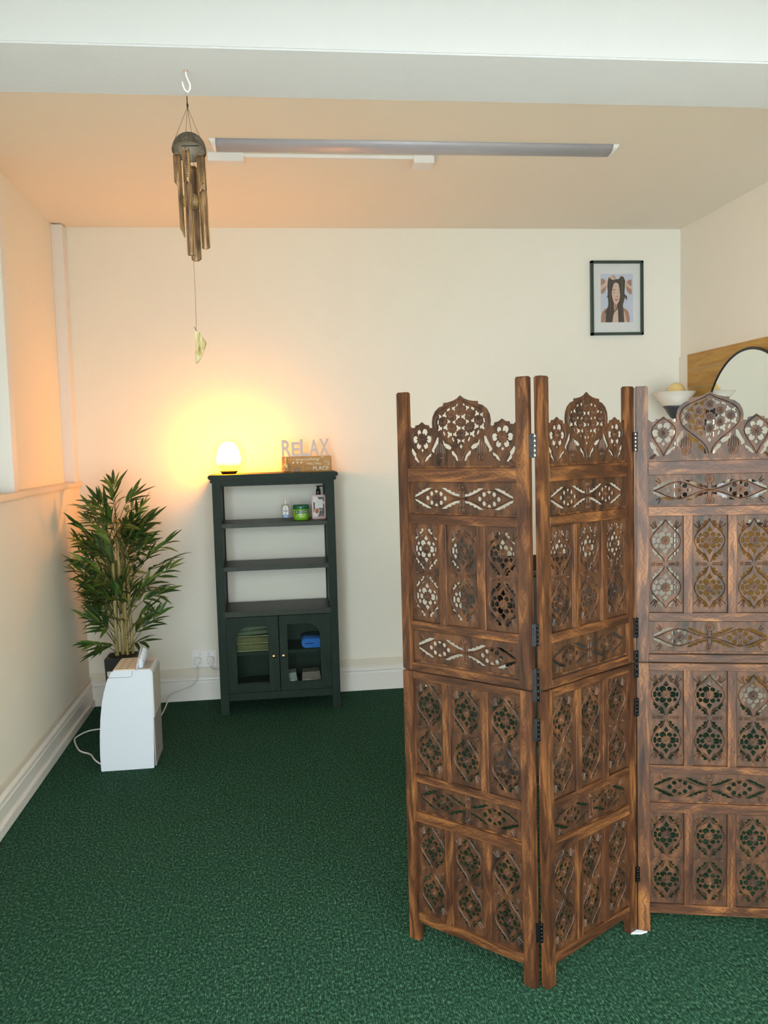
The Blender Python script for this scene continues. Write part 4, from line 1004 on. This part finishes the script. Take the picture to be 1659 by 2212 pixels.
for xx in (-0.028, 0.030):
    mb = MB(); mb.box((xx-0.009,-0.0165,0.016),(xx+0.009,-0.012,0.040), WHITEP, 0.001); mb.build('switch', so)

# ------------------------------------------------------------------ bamboo plant
pl = thing('bamboo_plant', 'tall artificial bamboo plant in a black pot in the back left corner', 'potted plant', (-0.955, 5.34, 0))
LEAF = mat('bamboo_leaf', (0.045,0.115,0.018), 0.5); t = NT(LEAF); ge = t.n('ShaderNodeNewGeometry')
t.l(t.ramp(ge.outputs['Random Per Island'], [(0.0,(0.012,0.045,0.010)),(0.45,(0.028,0.085,0.014)),(0.8,(0.070,0.150,0.022)),(1.0,(0.17,0.24,0.04))]), t.b.inputs['Base Color'])
CANE = bamboo_mat('bamboo_cane', (0.16,0.12,0.035), (0.34,0.27,0.09), (0.50,0.42,0.18)); TWIG = mat('twig', (0.10,0.12,0.035), 0.6)
mb = MB(); mb.prism([(-0.095,-0.09),(0.095,-0.09),(0.095,0.09),(-0.095,0.09)], 0.0, 0.44, BLACKP, 'z')
for v in mb.bm.verts:
    if v.co.z < 0.1: v.co.x *= 0.84; v.co.y *= 0.84
ed = list(mb.bm.edges); bmesh.ops.bevel(mb.bm, geom=ed, offset=0.004, segments=2, affect='EDGES'); mb.build('pot', pl)
mb = MB(); mb.box((-0.080,-0.0925,0.335),(-0.045,-0.0895,0.365), WHITEC)
mb.build('pot_label', pl)
mb = MB(); mb.prism(poly_c((0,0), 0.085, 24), 0.425, 0.443, mat('dark_filler', (0.02,0.015,0.01), 0.95), 'z'); mb.build('filler', pl)
canes = [((-0.030,-0.02),(-0.028,-0.02),1.02,0.0125),((0.0,0.01),(0.002,0.01),1.28,0.013),((0.030,-0.01),(0.024,0.0),1.10,0.0105),((0.055,0.02),(0.040,0.02),1.20,0.011),((-0.045,0.03),(-0.02,0.04),0.98,0.010)]
for (bx, by), (tx, ty), zt_, r_ in canes:
    mb = MB(); pts = []; rr = []
    zz = 0.43
    nd = 0.43+rnd.uniform(0.10,0.2)
    while zz < zt_:
        f_ = (zz-0.43)/(zt_-0.43); pts.append((bx+(tx-bx)*f_, by+(ty-by)*f_, zz)); rr.append(r_*(1-0.25*f_)); zz += 0.03
        if zz > nd:
            for dz_, k_ in ((-0.004,1.0),(0,1.14),(0.004,1.0)):
                f_ = (nd+dz_-0.43)/(zt_-0.43)
                if nd+dz_ > pts[-1][2]: pts.append((bx+(tx-bx)*f_, by+(ty-by)*f_, nd+dz_)); rr.append(r_*(1-0.25*f_)*k_)
            nd += rnd.uniform(0.18,0.26); zz = max(zz, pts[-1][2]+0.01)
    mb.tube(pts, rr, CANE, 12); mb.build('cane', pl)
lf = MB(); tw = MB(); kl = lf.mi(LEAF)
def leaf(p, d, L, wd, up):
    d = d.normalized(); side = d.cross(up); 
    if side.length < 0.1: side = d.cross(Vector((1,0,0)))
    side.normalize(); nrm = side.cross(d).normalized()
    prof = [(0,0.05),(0.12,0.55),(0.32,1.0),(0.6,0.82),(0.85,0.36),(1.0,0.0)]
    droop = rnd.uniform(0.05,0.30); rows = []
    for t_, w_ in prof:
        c = p+d*(L*t_)-Vector((0,0,1))*(droop*L*t_*t_)
        if t_ in (1.0,): rows.append([lf.bm.verts.new(c)])
        else: rows.append([lf.bm.verts.new(c-side*wd*w_+nrm*wd*w_*0.3), lf.bm.verts.new(c), lf.bm.verts.new(c+side*wd*w_+nrm*wd*w_*0.3)])
    for a, b in zip(rows, rows[1:]):
        if len(b) == 1:
            for i in (0, 1): f = lf.bm.faces.new((a[i], a[i+1], b[0])); f.material_index = kl; f.smooth = True
        else:
            for i in (0, 1): f = lf.bm.faces.new((a[i], a[i+1], b[i+1], b[i])); f.material_index = kl; f.smooth = True
def ok(p):
    wx, wy = p.x-0.955, p.y+5.34
    return wx > XL+0.03 and wy < YB-0.03
def spray(root, tip, nl, Ls=0.15):
    root = Vector(root); tip = Vector(tip); mid = (root+tip)/2+Vector((0,0,0.03)); pts = smooth_path([root, mid, tip], 5)
    tw.tube(pts, [0.0026-0.0016*i/(len(pts)-1) for i in range(len(pts))], TWIG, 5)
    dirn = (tip-mid).normalized(); up = Vector((rnd.uniform(-0.6,0.6), rnd.uniform(-1.0,0.1), 1)).normalized()
    sd = dirn.cross(up).normalized()
    for i in range(nl):
        t_ = 0.45+0.55*i/(nl-1); p = pts[min(int(t_*(len(pts)-1)+0.5), len(pts)-1)]
        s_ = 1 if i % 2 else -1
        spread = rnd.uniform(0.45,0.95)*(1.15-0.55*t_)
        d = dirn*1.0+sd*s_*spread*1.25+Vector((0,0,rnd.uniform(-0.1,0.25)))
        if i == nl-1: d = dirn+Vector((0,0,0.1))
        L = Ls*rnd.uniform(0.75,1.2)
        e = p+d.normalized()*L
        if not ok(e):
            L *= 0.5
            if not ok(p+d.normalized()*L): continue
        leaf(p, d, L, L*rnd.uniform(0.065,0.09), up)
# crown outline: (x, z) in plant coordinates, tips reached by named boughs; the rest is filled in
tips = [(-0.02,1.50),(0.02,1.42),(-0.08,1.40),(0.10,1.42),(-0.15,1.34),(0.17,1.38),(-0.22,1.28),(0.19,1.27),(-0.25,1.20),(0.29,1.14),(-0.26,1.10),(0.33,1.06),(-0.23,1.02),(0.29,0.98),
        (-0.25,0.94),(0.25,0.90),(-0.20,0.86),(0.20,0.78),(-0.22,0.74),(0.22,0.70),(-0.18,0.66),(0.13,0.64),(-0.14,0.58),(0.14,0.56),(-0.10,0.52),(-0.21,0.80),(0.24,0.84),(-0.16,1.16),(0.12,1.18),(0.0,1.30),(0.05,1.24),(-0.06,1.22)]
for x, z in tips:
    yy = rnd.uniform(-0.22,0.16)
    rz = max(0.46, z-rnd.uniform(0.16,0.30)); ang = 0.25
    spray((x*0.15, yy*0.1, rz if z > 0.6 else 0.45), (x, yy, z-0.03), rnd.randint(7,10))
for k in range(84):
    z = rnd.uniform(0.78,1.36) if k > 12 else rnd.uniform(0.60,0.85)
    hw_ = 0.26*math.sin(min(1.0, max(0.0, (1.55-z)/0.55))*PI/2)
    if z < 0.85: hw_ *= 0.9
    x = rnd.uniform(-1,1)*hw_*0.92; yy = rnd.uniform(-0.24,0.18)
    spray((x*0.2, yy*0.15, z-rnd.uniform(0.10,0.22)), (x, yy, z), rnd.randint(6,9), 0.135)
tw.build('twigs', pl); lf.build('foliage', pl)
